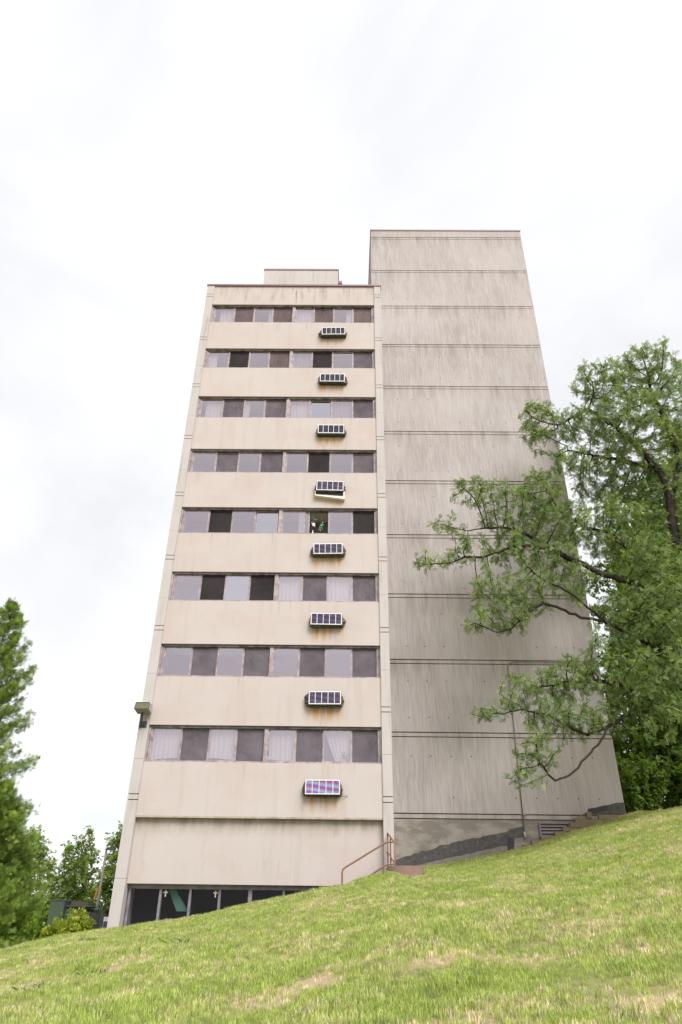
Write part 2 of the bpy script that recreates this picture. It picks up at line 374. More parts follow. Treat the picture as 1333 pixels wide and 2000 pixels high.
# ------------------------------------------------------------------ mesh helpers
class MB:
    def __init__(s): s.v = []; s.f = []
    def box(s, x0, x1, y0, y1, z0, z1):
        b = len(s.v)
        s.v += [(x0, y0, z0), (x1, y0, z0), (x1, y1, z0), (x0, y1, z0), (x0, y0, z1), (x1, y0, z1), (x1, y1, z1), (x0, y1, z1)]
        s.f += [tuple(b + i for i in q) for q in ((0, 3, 2, 1), (4, 5, 6, 7), (0, 1, 5, 4), (1, 2, 6, 5), (2, 3, 7, 6), (3, 0, 4, 7))]
        return s
    def hexa(s, pts):
        b = len(s.v); s.v += [tuple(p) for p in pts]
        s.f += [tuple(b + i for i in q) for q in ((0, 3, 2, 1), (4, 5, 6, 7), (0, 1, 5, 4), (1, 2, 6, 5), (2, 3, 7, 6), (3, 0, 4, 7))]
        return s
    def prism(s, poly, z0, z1):
        b = len(s.v); n = len(poly)
        s.v += [(x, y, z0) for x, y in poly] + [(x, y, z1) for x, y in poly]
        s.f += [tuple(b + i for i in range(n))[::-1], tuple(b + n + i for i in range(n))]
        s.f += [(b + i, b + (i + 1) % n, b + n + (i + 1) % n, b + n + i) for i in range(n)]
        return s
    def slab(s, poly, y0, y1):       # polygon in the x,z plane, counter-clockwise seen from -y
        b = len(s.v); n = len(poly)
        s.v += [(x, y0, z) for x, z in poly] + [(x, y1, z) for x, z in poly]
        s.f += [tuple(b + i for i in range(n)), tuple(b + n + i for i in range(n))[::-1]]
        s.f += [(b + (i + 1) % n, b + i, b + n + i, b + n + (i + 1) % n) for i in range(n)]
        return s
    def tube(s, pts, r, k=8):
        pts = [Vector(p) for p in pts]; b = len(s.v); n = len(pts)
        rr = r if isinstance(r, (list, tuple)) else [r] * n
        ref = None
        for i, p in enumerate(pts):
            d = (pts[min(i + 1, n - 1)] - pts[max(i - 1, 0)]).normalized()
            if ref is None: ref = d.orthogonal().normalized()
            a = (ref - d * ref.dot(d)).normalized(); ref = a; c = d.cross(a)
            for j in range(k):
                t = 2 * math.pi * j / k
                s.v.append(tuple(p + (a * math.cos(t) + c * math.sin(t)) * rr[i]))
        for i in range(n - 1):
            for j in range(k):
                s.f.append((b + i * k + j, b + i * k + (j + 1) % k, b + (i + 1) * k + (j + 1) % k, b + (i + 1) * k + j))
        s.f.append(tuple(b + j for j in range(k))[::-1]); s.f.append(tuple(b + (n - 1) * k + j for j in range(k)))
        return s
    def mesh(s, name, mat):
        me = bpy.data.meshes.new(name); me.from_pydata(s.v, [], s.f); me.update()
        if mat: me.materials.append(MT[mat] if isinstance(mat, str) else mat)
        return me
    def build(s, name, mat, parent=None, smooth=False):
        me = s.mesh(name, mat)
        if smooth:
            me.polygons.foreach_set('use_smooth', [True] * len(me.polygons))
        return link(name, me, parent)

def link(name, me, parent=None, loc=None):
    o = bpy.data.objects.new(name, me); COL.objects.link(o)
    if parent is not None:
        o.parent = parent
        if parent.location.length > 0 and loc is None:
            o.matrix_parent_inverse = Matrix.Translation(-parent.location)
    if loc is not None: o.location = loc
    return o
def empty(name, loc, label, cat, group=None):
    o = bpy.data.objects.new(name, None); COL.objects.link(o); o.location = loc
    return tag(o, label, cat, group)
def tag(o, label, cat, group=None, kind=None):
    o['label'] = label; o['category'] = cat
    if group: o['group'] = group
    if kind: o['kind'] = kind
    return o
def struct(o): o['kind'] = 'structure'; return o

def fast_mesh(name, verts, quads, mat, rnd=None):
    """verts (V,3), quads (F,4) int arrays; rnd per vertex"""
    me = bpy.data.meshes.new(name)
    V, F, k = len(verts), len(quads), quads.shape[1]
    me.vertices.add(V); me.vertices.foreach_set('co', verts.astype(np.float32).ravel())
    me.loops.add(F * k); me.loops.foreach_set('vertex_index', quads.astype(np.int32).ravel())
    me.polygons.add(F); me.polygons.foreach_set('loop_start', np.arange(0, F * k, k, dtype=np.int32))
    me.update(calc_edges=True)
    if rnd is not None:
        at = me.attributes.new('rnd', 'FLOAT', 'POINT'); at.data.foreach_set('value', rnd.astype(np.float32))
    me.materials.append(MT[mat])
    return me

# ------------------------------------------------------------------ terrain
GX = np.array([-60, -12, -8, -5, -2.45, -1.16, 0.1, 1.5, 2.9, 4.28, 5.65, 6.62, 7.75, 8.46, 10.5, 12.77, 14.57, 16.29, 18.24, 22, 30, 60])
GZ = np.array([0.0, 0.2, 0.4, 0.72, 1.27, 1.55, 1.75, 1.94, 2.19, 2.45, 2.71, 2.91, 3.18, 3.59, 3.88, 4.37, 4.94, 5.40, 5.66, 6.1, 6.7, 7.5])
def sstep(v, a, b):
    t = np.clip((v - a) / (b - a), 0, 1); return t * t * (3 - 2 * t)
def ground_h(X, Y):
    X = np.asarray(X, float); Y = np.asarray(Y, float)
    G = np.interp(X, GX, GZ)
    yc = -1.1 + 4.2 * sstep(X, 7.75, 8.6)
    b = 0.13 * (np.clip(X, -14, 30) - 6.7)
    t = (Y + 23) / (yc + 23)
    f = np.where(t > 0, t * (1 + 0.12 * (1 - t)), t * 0.6)
    front = b + (G - b) * np.clip(f, -1.2, 1.0)
    d = np.maximum(Y - yc, 0)
    inside = sstep(X, 0.30, 0.75) * (1 - sstep(X, 7.5, 7.9))
    trench = G + (np.minimum(G, 1.6) - G) * sstep(d, 0.12, 0.5)
    left = np.maximum(G - 0.13 * d, np.minimum(G, 0.55))
    right = G + 0.03 * np.minimum(d, 40)
    back = left + (right - left) * sstep(X, 7.9, 8.6)
    back = back + (trench - back) * inside
    h = np.where(t <= 1, front, back)
    h = h + 0.018 * np.sin(2.1 * X + 0.7 * Y) * np.sin(1.7 * Y - 0.4 * X) + 0.012 * np.sin(5.3 * X + 1.1) * np.sin(4.7 * Y)
    return h
def axis(a, b, fine, far):
    core = np.arange(a, b + 1e-6, fine)
    lo = a - np.geomspace(fine * 2, far, 34)[::-1]; hi = b + np.geomspace(fine * 2, far, 34)
    return np.concatenate([lo, core, hi])
ax, ay = axis(-8, 24, 0.2, 1800), axis(-24, 6, 0.2, 1800)
XX, YY = np.meshgrid(ax, ay)
gv = np.stack([XX, YY, ground_h(XX, YY)], -1).reshape(-1, 3)
nx = len(ax); ii = np.arange(len(ay) - 1)[:, None] * nx + np.arange(nx - 1)[None]
gq = np.stack([ii, ii + 1, ii + nx + 1, ii + nx], -1).reshape(-1, 4)
gm = fast_mesh('ground', gv, gq, 'ground')
gm.polygons.foreach_set('use_smooth', [True] * len(gm.polygons))
struct(link('ground', gm))
# parking area behind the tower on the left
lotx, loty = np.linspace(-34, -1.0, 34), np.linspace(14, 34, 21)
PX, PY = np.meshgrid(lotx, loty)
pv = np.stack([PX, PY, ground_h(PX, PY) + 0.03], -1).reshape(-1, 3)
n_ = len(lotx); ii = np.arange(len(loty) - 1)[:, None] * n_ + np.arange(n_ - 1)[None]
struct(link('parking_lot', fast_mesh('parking_lot', pv, np.stack([ii, ii + 1, ii + n_ + 1, ii + n_], -1).reshape(-1, 4), 'asphalt')))
def gz(x, y): return float(ground_h(x, y))

# ------------------------------------------------------------------ front tower with the ribbon windows
H = 2.75
JZ = [27.42 - H * k for k in range(9)]           # upper groove of each joint
W1 = 8.13
t1 = empty('apartment_tower', (4.065, 1.2, 1.5), 'beige eight-storey tower front with rows of sliding windows and air conditioners', 'building')
MB().prism([(0.02, 1.2), (8.11, 1.2), (8.11, 3.14), (7.8, 3.14), (7.8, 14.0), (0.02, 14.0)], 0.0, 27.95).build('building_core', 'pier', t1)
for x0, x1 in ((0.0, 0.33), (7.82, W1)):
    MB().box(x0 + 0.025, x1 - 0.025, 0.03, 1.18, 0.2, 27.9).build('pier_core', 'core', t1)
    edges = [(27.97, JZ[0])]
    for k in range(9):
        edges.append((JZ[k] - 0.028, JZ[k] - 0.165))
        if k < 8:
            mid = JZ[k] - 0.165 - (1.55 if x0 < 1 else 1.35)
            edges.append((JZ[k] - 0.193, mid)); edges.append((mid - 0.007, JZ[k + 1]))
        else:
            edges.append((JZ[k] - 0.193, 3.1)); edges.append((3.092, 0.3))
    for zt, zb in edges:
        MB().box(x0, x1, 0.0, 1.19, zb, zt).build('pier_block', 'pier', t1)
for k in range(8):
    MB().box(0.34, 7.81, 1.15, 1.19, 25.63 - H * k, 26.76 - H * k).build('shaded_room_wall', 'interior', t1)
MB().box(0.34, 7.81, 1.15, 1.19, 1.0, 2.97).build('shaded_room_wall', 'black', t1)  # black backing, darkness of the unlit ground floor put into its colour
# spandrel panels
XL, XR = 0.332, 7.818
MB().box(XL, XR, 0.04, 1.199, 26.77, 27.97).build('parapet_panel', 'stucco', t1)
for k in range(8):
    top = 25.62 - H * k
    bot = 24.02 - H * k if k < 7 else 4.75
    MB().box(XL, XR, 0.045, 1.199, bot, top).build('spandrel_panel', 'stucco', t1)
MB().box(XL, XR, 0.19, 1.199, 2.98, 4.749).build('base_panel', 'stucco', t1)
MB().box(-0.03, W1 + 0.03, -0.03, 0.5, 27.972, 28.06).build('roof_flashing', 'cap', t1)
MB().box(-0.03, 7.8, 0.502, 14.03, 27.955, 28.055).build('roof_flashing', 'cap', t1)
# crack line in the parapet, a real open joint
MB().box(4.195, 4.21, 0.034, 0.06, 26.85, 27.7).build('open_joint', 'core', t1)
# penthouse on the roof
MB().box(1.9, 6.03, 4.0, 8.0, 28.06, 33.82).build('penthouse', 'pier', t1)
MB().box(1.87, 6.06, 3.97, 8.03, 33.82, 33.92).build('penthouse_flashing', 'cap', t1)
MB().box(6.06, 6.2, 4.2, 4.6, 28.06, 32.95).box(6.05, 6.26, 4.15, 4.65, 32.95, 33.15).build('roof_vent', 'cap', t1)

MUL = [0.45, 1.40, 2.27, 3.17, 4.14, 5.07, 5.94, 6.86, 7.73]
YW = 0.17
# states: G light glass, S insect screen, B bright glass, O open dark, W dim glass with screen in front of curtain
SCR = {(1, 1): 'screen_dark', (1, 5): 'screen_dark', (4, 1): 'screen_dark', (4, 7): 'screen_dark', (5, 1): 'screen_dark', (5, 3): 'screen_dark', (3, 5): 'screen_dark'}
STATE = ['GSGSGSGS', 'GSGSGSGS', 'GSGSGBGS', 'GSGSGSGS', 'GSGBGOGS', 'GSBSGSGS', 'GSGSGSGS', 'GSGSGSGS']
for k in range(8):
    zt, zb = 26.77 - H * k, 25.62 - H * k
    # fixed outer frame of the row
    MB().box(XL, XR, 0.10, 0.34, zt - 0.075, zt - 0.002).build('window_head', 'head', t1)
    MB().box(XL, XR, 0.075, 0.34, zb + 0.002, zb + 0.05).build('window_sill', 'frame', t1)
    for ja, jb, jy in ((XL, 0.385, 0.11), (0.392, 0.44, 0.14), (7.765, XR, 0.11), (7.70, 7.758, 0.14)):
        MB().box(ja, jb, jy, 0.34, zb + 0.05, zt - 0.075).build('window_jamb', 'frame', t1)
    MB().box(4.06, 4.19, 0.12, 0.34, zb + 0.05, zt - 0.075).build('window_mullion', 'frame', t1)
    for i in range(8):
        x0 = MUL[i] + (0.0 if i else 0.0); x1 = MUL[i + 1]
        if i == 3: x1 = 4.06
        if i == 4: x0 = 4.19
        if i == 0: x0 = 0.44
        if i == 7: x1 = 7.70
        st = STATE[k][i]
        z0, z1 = zb + 0.05, zt - 0.075
        yo = YW + (0.0 if i % 2 == 0 else 0.05)
        fw_ = 0.045
        if st == 'O':
            xm = x0 + 0.16            # sash slid open
            a0, a1 = x0 - 0.25, xm
        else:
            a0, a1 = x0, x1
        fr = MB()
        fr.box(a0, a0 + fw_, yo, yo + 0.04, z0, z1).box(a1 - fw_, a1, yo, yo + 0.04, z0, z1)
        fr.box(a0 + fw_, a1 - fw_, yo, yo + 0.04, z0, z0 + 0.04).box(a0 + fw_, a1 - fw_, yo, yo + 0.04, z1 - 0.03, z1)
        wo = fr.build('window', 'frame', t1)
        gl = 'glass_bright' if st == 'B' else 'glass'
        MB().box(a0 + fw_, a1 - fw_, yo + 0.015, yo + 0.021, z0 + 0.04, z1 - 0.03).build('glass_pane', gl, wo)
        if st == 'S':
            MB().box(x0 + 0.02, x1 - 0.02, yo - 0.022, yo - 0.019, z0 + 0.012, z1 - 0.012).build('insect_screen', SCR.get((k, i), 'screen_brown' if k == 0 or (k == 1 and i == 3) else 'screen'), wo)
            for ea in (x0, x1 - 0.02):
                MB().box(ea, ea + 0.02, yo - 0.026, yo - 0.012, z0 + 0.002, z1 - 0.002).build('screen_edge', 'frame', wo)

# ground-floor glazing under the base panel
SM = [0.40, 1.30, 2.17, 3.03, 3.92, 4.90, 5.80, 6.70, 7.75]
YG = 0.42
MB().box(XL, XR, YG - 0.06, YG + 0.2, 2.86, 2.979).build('shopfront_head', 'shopframe', t1)
MB().box(XL, XR, YG - 0.06, YG + 0.2, 1.66, 1.80).build('shopfront_sill', 'shopframe', t1)
for i, x in enumerate(SM):
    hw = 0.055 if i == 4 else 0.035
    MB().box(x - hw, x + hw, YG - 0.05, YG + 0.1, 1.80, 2.86).build('shopfront_mullion', 'shopframe', t1)
for i in range(8):
    MB().box(SM[i] + 0.055, SM[i + 1] - 0.055, YG + 0.02, YG + 0.03, 1.80, 2.86).build('shopfront_pane', 'glass_dark', t1)
def cross(x, z, lab):
    m = MB(); y0, y1 = YG + 0.005, YG + 0.017
    m.box(x - 0.016, x + 0.016, y0, y1, z - 0.10, z + 0.075)
    m.box(x - 0.065, x - 0.0162, y0 + 0.002, y1, z - 0.002, z + 0.03).box(x + 0.0162, x + 0.065, y0 + 0.002, y1, z - 0.002, z + 0.03)
    return tag(m.build('window_cross', 'cream', None), lab, 'cross', 'crosses on the ground-floor glass')
cross(1.44, 2.76, 'small cream cross on ground-floor glass beside the slanting green parallelogram')
cross(2.90, 2.76, 'small cream cross in the right corner of the third ground-floor pane')
tag(MB().hexa([(1.78, 0.62, 2.3), (2.10, 0.62, 2.3), (2.13, 0.66, 2.3), (1.80, 0.66, 2.3), (1.47, 0.62, 2.86), (1.68, 0.62, 2.86), (1.69, 0.66, 2.86), (1.47, 0.66, 2.86)]).build('green_parallelogram', 'slantgreen'),  # thin solid for the slanting green parallelogram in the glass
    'green parallelogram slanting behind the second ground-floor pane', 'board')

# ------------------------------------------------------------------ blank tower behind
D0 = 3.2
t2 = empty('stair_tower', (12.08, 8.5, 2.0), 'tall windowless grey concrete tower with horizontal joints behind the tree', 'building')
TX0, TX1, TY1 = 7.85, 16.31, 13.0
MB().box(TX0 + 0.04, TX1 - 0.04, D0 + 0.04, TY1 - 0.04, 1.0, 36.1).build('tower_core', 'core', t2)
JT = [27.42 + H * 3 - H * k for k in range(12)]
top = 36.2
for k in range(12):
    MB().box(TX0, TX1, D0, TY1, JT[k], top).build('wall_panel', 'tower', t2)
    MB().box(TX0 + 0.004, TX1 - 0.004, D0 + 0.004, TY1, JT[k] - 0.160, JT[k] - 0.038).build('joint_band', 'tower', t2)
    top = JT[k] - 0.197
MB().box(TX0, TX1, D0, TY1, 1.0, top).build('wall_base', 'basewall', t2)
MB().box(TX0 - 0.03, TX1 + 0.03, D0 - 0.03, TY1 + 0.03, 36.2, 36.29).build('roof_flashing', 'cap', t2)
# tar coating where the ground used to be, ragged upper edge
def ragged(x0, z0, x1, z1, n, amp):
    return [(x0 + (x1 - x0) * i / n + random.uniform(-.02, .02), z0 + (z1 - z0) * i / n + random.uniform(-amp, amp)) for i in range(n + 1)]
upper = ragged(8.3, 3.95, 10.2, 4.48, 16, 0.035) + ragged(10.25, 4.5, 12.2, 4.86, 16, 0.03) + [(12.3, 4.95), (12.72, 5.03)]
lower = ragged(8.5, 3.68, 12.0, 4.42, 26, 0.018)
MB().slab([(8.28, 3.55)] + lower + [(12.37, 4.40), (12.40, 4.66), (12.75, 4.70)] + upper[::-1], D0 - 0.004, D0 + 0.002).build('tar_coating', 'tar', t2)
MB().slab([(8.25, 3.2), (12.35, 3.5), (12.37, 4.55)] + ragged(12.0, 4.55, 8.3, 3.8, 16, 0.02), D0 - 0.002, D0 + 0.002).build('faded_tar', 'tarfade', t2)
MB().slab([(12.10, 3.8), (12.36, 3.9), (12.34, 4.66), (12.14, 4.7)], D0 - 0.008, D0 - 0.0042).build('tar_patch', 'tardark', t2)
MB().slab([(15.0, 5.43), (16.3, 5.43), (16.3, 5.84)] + ragged(16.2, 5.84, 15.0, 5.60, 8, 0.015), D0 - 0.004, D0 + 0.002).build('tar_coating', 'tar', t2)
MB().slab([(15.02, 5.46), (15.7, 5.56), (15.72, 5.72), (15.02, 5.6)], D0 - 0.008, D0 - 0.0042).build('tar_patch', 'tardark', t2)
# louver vent
lv = empty('louver_vent', (13.75, 3.2, 4.5), 'mauve louvered vent low in the concrete wall by timber steps', 'vent')
MB().box(13.27, 14.24, 3.17, 3.199, 4.45, 5.14).build('vent_back', 'black', lv)
for i in range(6):
    z = 5.06 - i * 0.105
    MB().hexa([(13.30, 3.10, z - 0.045), (14.21, 3.10, z - 0.045), (14.21, 3.168, z + 0.03), (13.30, 3.168, z + 0.03), (13.30, 3.10, z - 0.03), (14.21, 3.10, z - 0.03), (14.21, 3.168, z + 0.045), (13.30, 3.168, z + 0.045)]).build('slat', 'slat', lv)
MB().box(13.26, 13.30, 3.08, 3.17, 4.45, 5.15).build('vent_frame', 'slat', lv)
MB().box(13.30, 14.25, 3.08, 3.17, 5.11, 5.15).build('vent_frame', 'slat', lv)
# conduit with its elbow
cdt = empty('conduit_pipe', (12.75, 3.15, 4.6), 'thin grey conduit pipe bending down the blank concrete wall', 'pipe')
yq = 3.165
MB().tube([(16.2, yq, 10.86), (13.2, yq, 10.86), (12.98, yq, 10.83), (12.86, yq, 10.74), (12.82, yq, 10.6), (12.80, yq, 8.7), (12.75, yq, 4.85)], 0.019, 8).build('pipe', 'conduit', cdt, True)
MB().tube([(12.75, yq - 0.01, 4.86), (12.75, yq - 0.01, 4.70), (12.75, yq - 0.01, 4.66)], [0.035, 0.038, 0.02], 8).build('pipe_end', 'lampbox', cdt, True)
for z in (9.6, 8.0, 6.6, 5.4):
    MB().box(12.72, 12.86, 3.155, 3.199, z - 0.02, z + 0.02).build('pipe_clamp', 'conduit', cdt)

# timber retaining steps at the foot of the wall
tw = empty('timber_wall', (14.5, 3.0, 4.6), 'stepped weathered timber boards holding the lawn below the concrete wall', 'retaining wall')
for i, (x0, x1, z0, z1) in enumerate([(14.26, 15.05, 4.99, 5.13), (14.0, 15.05, 4.86, 4.985), (13.72, 14.9, 4.72, 4.855), (13.24, 14.5, 4.58, 4.715), (12.9, 14.2, 4.44, 4.575), (12.6, 13.9, 4.30, 4.435), (14.45, 15.03, 5.135, 5.27)]):
    MB().box(x0, x1, 2.90 + 0.012 * (i % 3), 3.08, z0, z1).build('plank', 'wood', tw)
MB().box(14.86, 15.02, 2.86, 3.06, 5.272, 5.46).build('post', 'wood', tw)
MB().hexa([(14.46, 2.94, 5.272), (14.56, 2.94, 5.272), (14.56, 3.06, 5.272), (14.46, 3.06, 5.272), (14.76, 2.94, 5.42), (14.85, 2.94, 5.42), (14.85, 3.06, 5.42), (14.76, 3.06, 5.42)]).build('brace', 'wood', tw)
for i, (x0, x1, z0, z1) in enumerate([(15.06, 16.35, 5.00, 5.13), (15.06, 17.3, 5.135, 5.27), (15.3, 18.0, 5.275, 5.40)]):
    MB().box(x0, x1, 2.98 + 0.012 * i, 3.12, z0, z1).build('plank', 'wood', tw)

# ------------------------------------------------------------------ air conditioners
ORD = ['top', 'second', 'third', 'fourth', 'fifth', 'sixth', 'seventh', 'lowest']
NOTE = ['', '', '', ', with a crooked white strip hanging below', ', with torn black flaps', ', with a black flap at its right', ', with orange rust at its left side', ', with a rainbow moire sheen painted on its fins']
def ac_unit(k):
    zt, zb = 25.09 - H * k, 24.67 - H * k
    lab = 'white-grilled air conditioner under the %s row of windows%s' % (ORD[k], NOTE[k])
    a = empty('air_conditioner', (5.98, 0.04, zb), lab, 'air conditioner', 'air conditioners on the tower front')
    x0, x1, y0 = 5.45 + random.uniform(-.02, .02), 6.50, -0.20
    MB().box(x0 + 0.02, x1 - 0.02, y0 + 0.035, 0.044, zb + 0.015, zt - 0.015).build('casing', 'accase', a)
    f = MB(); b = 0.026
    f.box(x0, x1, y0, y0 + 0.03, zt - b, zt).box(x0, x1, y0, y0 + 0.03, zb, zb + b)
    f.box(x0, x0 + b, y0, y0 + 0.03, zb + b, zt - b).box(x1 - b, x1, y0, y0 + 0.03, zb + b, zt - b)
    f.build('grille_frame', 'white', a)
    for i in range(1, 5):
        x = x0 + (x1 - x0) * i / 5
        MB().box(x - 0.009, x + 0.009, y0 + 0.003, y0 + 0.027, zb + b, zt - b).build('grille_bar', 'white', a)
    fm = 'fins3' if k == 7 else ('fins2' if k >= 3 else 'fins')
    fn = MB(); z = zb + b + 0.012
    while z < zt - b - 0.012:
        fn.hexa([(x0 + b, y0 + 0.012, z), (x1 - b, y0 + 0.012, z), (x1 - b, y0 + 0.033, z + 0.012), (x0 + b, y0 + 0.033, z + 0.012),
                 (x0 + b, y0 + 0.012, z + 0.006), (x1 - b, y0 + 0.012, z + 0.006), (x1 - b, y0 + 0.033, z + 0.018), (x0 + b, y0 + 0.033, z + 0.018)]); z += 0.019
    fn.build('condenser_fins', fm, a)
    # crumpled foil flaps at both sides and underneath
    for s in (-1, 1):
        xa = x0 if s < 0 else x1
        wdt = random.uniform(0.07, 0.17)
        m = MB(); n = 6
        for i in range(n + 1):
            zz = zb - 0.02 + (zt - zb) * (0.9 if s > 0 else 1.0) * i / n
            bul = wdt * math.sin(math.pi * (0.15 + 0.8 * i / n)) * random.uniform(0.6, 1.2)
            m.v += [(xa - s * 0.015, y0 + 0.04 + random.uniform(-.01, .03), zz), (xa + s * bul, random.uniform(-0.1, 0.0), zz + random.uniform(-.02, .02)), (xa + s * bul * 0.8, 0.043, zz)]
        for i in range(n):
            for c in range(2):
                q = i * 3 + c; m.f.append((q, q + 1, q + 4, q + 3))
        m.build('side_flap', 'foil', a)
        MB().box(xa + s * 0.004 - (0.022 if s < 0 else 0), xa + s * 0.004 + (0.022 if s > 0 else 0), y0 + 0.05, y0 + 0.09, zb + random.uniform(0, .12), zt - random.uniform(0, .1)).build('rusty_bracket', 'rust', a)
    m = MB(); n = 14
    for i in range(n + 1):
        x = x0 + 0.02 + (x1 - x0 - 0.04) * i / n
        dz = random.uniform(0.03, 0.075) * (1.3 if k in (4, 5, 6, 7) else 0.8)
        m.v += [(x, y0 + 0.045, zb + 0.012), (x, y0 + 0.06 + random.uniform(0, .05), zb - dz), (x, 0.04, zb - 0.02 - dz * 0.3)]
    for i in range(n):
        for c in range(2):
            q = i * 3 + c; m.f.append((q, q + 1, q + 4, q + 3))
    m.build('bottom_flap', 'foil', a)
    if k == 3:
        MB().hexa([(x0 - 0.05, -0.12, zb - 0.20), (x1 + 0.06, -0.12, zb - 0.34), (x1 + 0.06, 0.04, zb - 0.34), (x0 - 0.05, 0.04, zb - 0.20),
                   (x0 - 0.05, -0.12, zb - 0.155), (x1 + 0.06, -0.12, zb - 0.22), (x1 + 0.06, 0.04, zb - 0.22), (x0 - 0.05, 0.04, zb - 0.155)]).build('hanging_strip', 'foam', a)
        MB().box(x0 - 0.02, x1, -0.08, 0.04, zb - 0.17, zb - 0.0).build('lower_skirt', 'accase', a)
        MB().box(x0 - 0.055, x0 - 0.022, -0.11, 0.04, zb - 0.154, zb + 0.02).build('hanging_strip', 'foam', a)
        MB().box(x1 + 0.002, x1 + 0.06, -0.11, 0.04, zb - 0.22, zb + 0.02).build('hanging_strip', 'foam', a)
    if k == 7:
        MB().tube([(x1 - 0.02, -0.1, zb - 0.05), (x1 + 0.08, -0.05, zb - 0.03), (x1 + 0.17, 0.0, zb - 0.01), (x1 + 0.25, 0.03, zb)], 0.007, 5).build('loose_wire', 'accase', a)
for k in range(8): ac_unit(k)
for o_ in [o for o in COL.objects if o.name.startswith('air_conditioner')]: o_.rotation_euler[1] = math.radians(random.uniform(-1.3, 1.3))

# ------------------------------------------------------------------ curtains, plants and ornaments behind the glass
def curtain(k, i, f0, f1, mat, lab, slant=0.0, hem=0.0):
    x0, x1 = MUL[i] + 0.02, MUL[i + 1] - 0.02
    a, b = x0 + (x1 - x0) * f0, x0 + (x1 - x0) * f1
    zt, zb = 26.77 - H * k - 0.05, 25.62 - H * k + 0.03 + hem
    n = max(8, int((b - a) * 42)); m = MB(); rows = 5
    ph = random.uniform(0, 6)
    for r in range(rows + 1):
        v = r / rows
        for j in range(n + 1):
            u = j / n
            xa = a + (b - a) * u
            if slant: xa += slant * v * (1 - u)
            m.v.append((xa, 0.31 + 0.022 * math.sin(ph + u * (b - a) * 46 + 0.8 * math.sin(7 * u)) * (0.5 + 0.5 * v), zt + (zb - zt) * v + (0.03 * math.sin(3 * u + ph) if hem and r == rows else 0)))
    w_ = n + 1
    for r in range(rows):
        for j in range(n):
            m.f.append((r * w_ + j, r * w_ + j + 1, (r + 1) * w_ + j + 1, (r + 1) * w_ + j))
    o = m.build('curtain', mat, None, True)
    tag(o, lab, 'curtain', 'curtains behind the windows')
PN = ['first', 'second', 'third', 'fourth', 'fifth', 'sixth', 'seventh', 'last']
CUR = [(0, 0, 0.25, 1, 'curtain'), (0, 1, 0, 1, 'curtain_brown'), (0, 2, 0.78, 1, 'curtain'), (0, 3, 0, 1, 'curtain_brown'), (0, 4, 0, 1, 'curtain'), (0, 5, 0, 0.45, 'curtain_brown'), (0, 6, 0.66, 1, 'curtain'), (0, 7, 0, 1, 'curtain_brown'),
       (1, 0, 0, 0.42, 'curtain'), (1, 1, 0, 0.42, 'curtain_grey'), (1, 3, 0, 1, 'curtain_brown'), (1, 4, 0, 1, 'curtain_grey'), (1, 5, 0, 0.38, 'curtain_grey'),
       (2, 0, 0.2, 1, 'curtain'), (2, 1, 0, 1, 'curtain_grey'), (2, 2, 0, 0.25, 'curtain'), (2, 3, 0.1, 1, 'curtain_brown'), (2, 4, 0.1, 1, 'curtain'), (2, 6, 0, 1, 'curtain_grey'),
       (5, 4, 0, 1, 'curtain'), (5, 5, 0, 1, 'curtain_grey'), (5, 6, 0, 1, 'curtain'), (5, 7, 0, 1, 'curtain'),
       (7, 0, 0, 1, 'curtain'), (7, 1, 0, 1, 'curtain_grey'), (7, 2, 0, 1, 'curtain'), (7, 3, 0, 1, 'curtain_grey'), (7, 4, 0, 1, 'curtain')]
for k, i, a, b, m in CUR:
    colr = {'curtain': 'white', 'curtain_grey': 'grey', 'curtain_brown': 'brown'}[m]
    curtain(k, i, a, b, m, '%s curtain behind the %s pane from left in the %s window row' % (colr, PN[i], ORD[k]), hem=0.12 if k == 7 else 0)
curtain(7, 5, 0.1, 1, 'curtain_grey', 'grey curtain pulled aside behind the sixth pane in the lowest window row', slant=0.18)
curtain(7, 6, 0.0, 0.95, 'curtain', 'white curtain pulled aside in a slant in the lowest window row', slant=0.40)

def leaf_spray(name, c, rx, rz, n, size, mat, label, cat):
    P = np.array(c) + rng.normal(size=(n, 3)) * np.array([rx, 0.04, rz])
    d = rng.normal(size=(n, 3)); d /= np.linalg.norm(d, axis=1)[:, None]
    e = np.cross(d, rng.normal(size=(n, 3))); e /= np.linalg.norm(e, axis=1)[:, None]
    s = size * rng.uniform(0.6, 1.2, (n, 1))
    v = np.stack([P, P + d * s * .5 + e * s * .3, P + d * s, P + d * s * .5 - e * s * .3], 1).reshape(-1, 3)
    me = fast_mesh(name, v, np.arange(n * 4).reshape(-1, 4), mat, np.repeat(rng.uniform(size=n), 4))
    return tag(link(name, me), label, cat)
leaf_spray('house_plant', (6.68, 0.33, 6.60), 0.10, 0.09, 110, 0.09, 'locust', 'leafy house plant behind the slanting white curtain', 'plant')
leaf_spray('house_plant', (7.42, 0.36, 14.78), 0.15, 0.05, 130, 0.06, 'locust', 'low leafy plant behind the last pane of the fifth window row', 'plant')
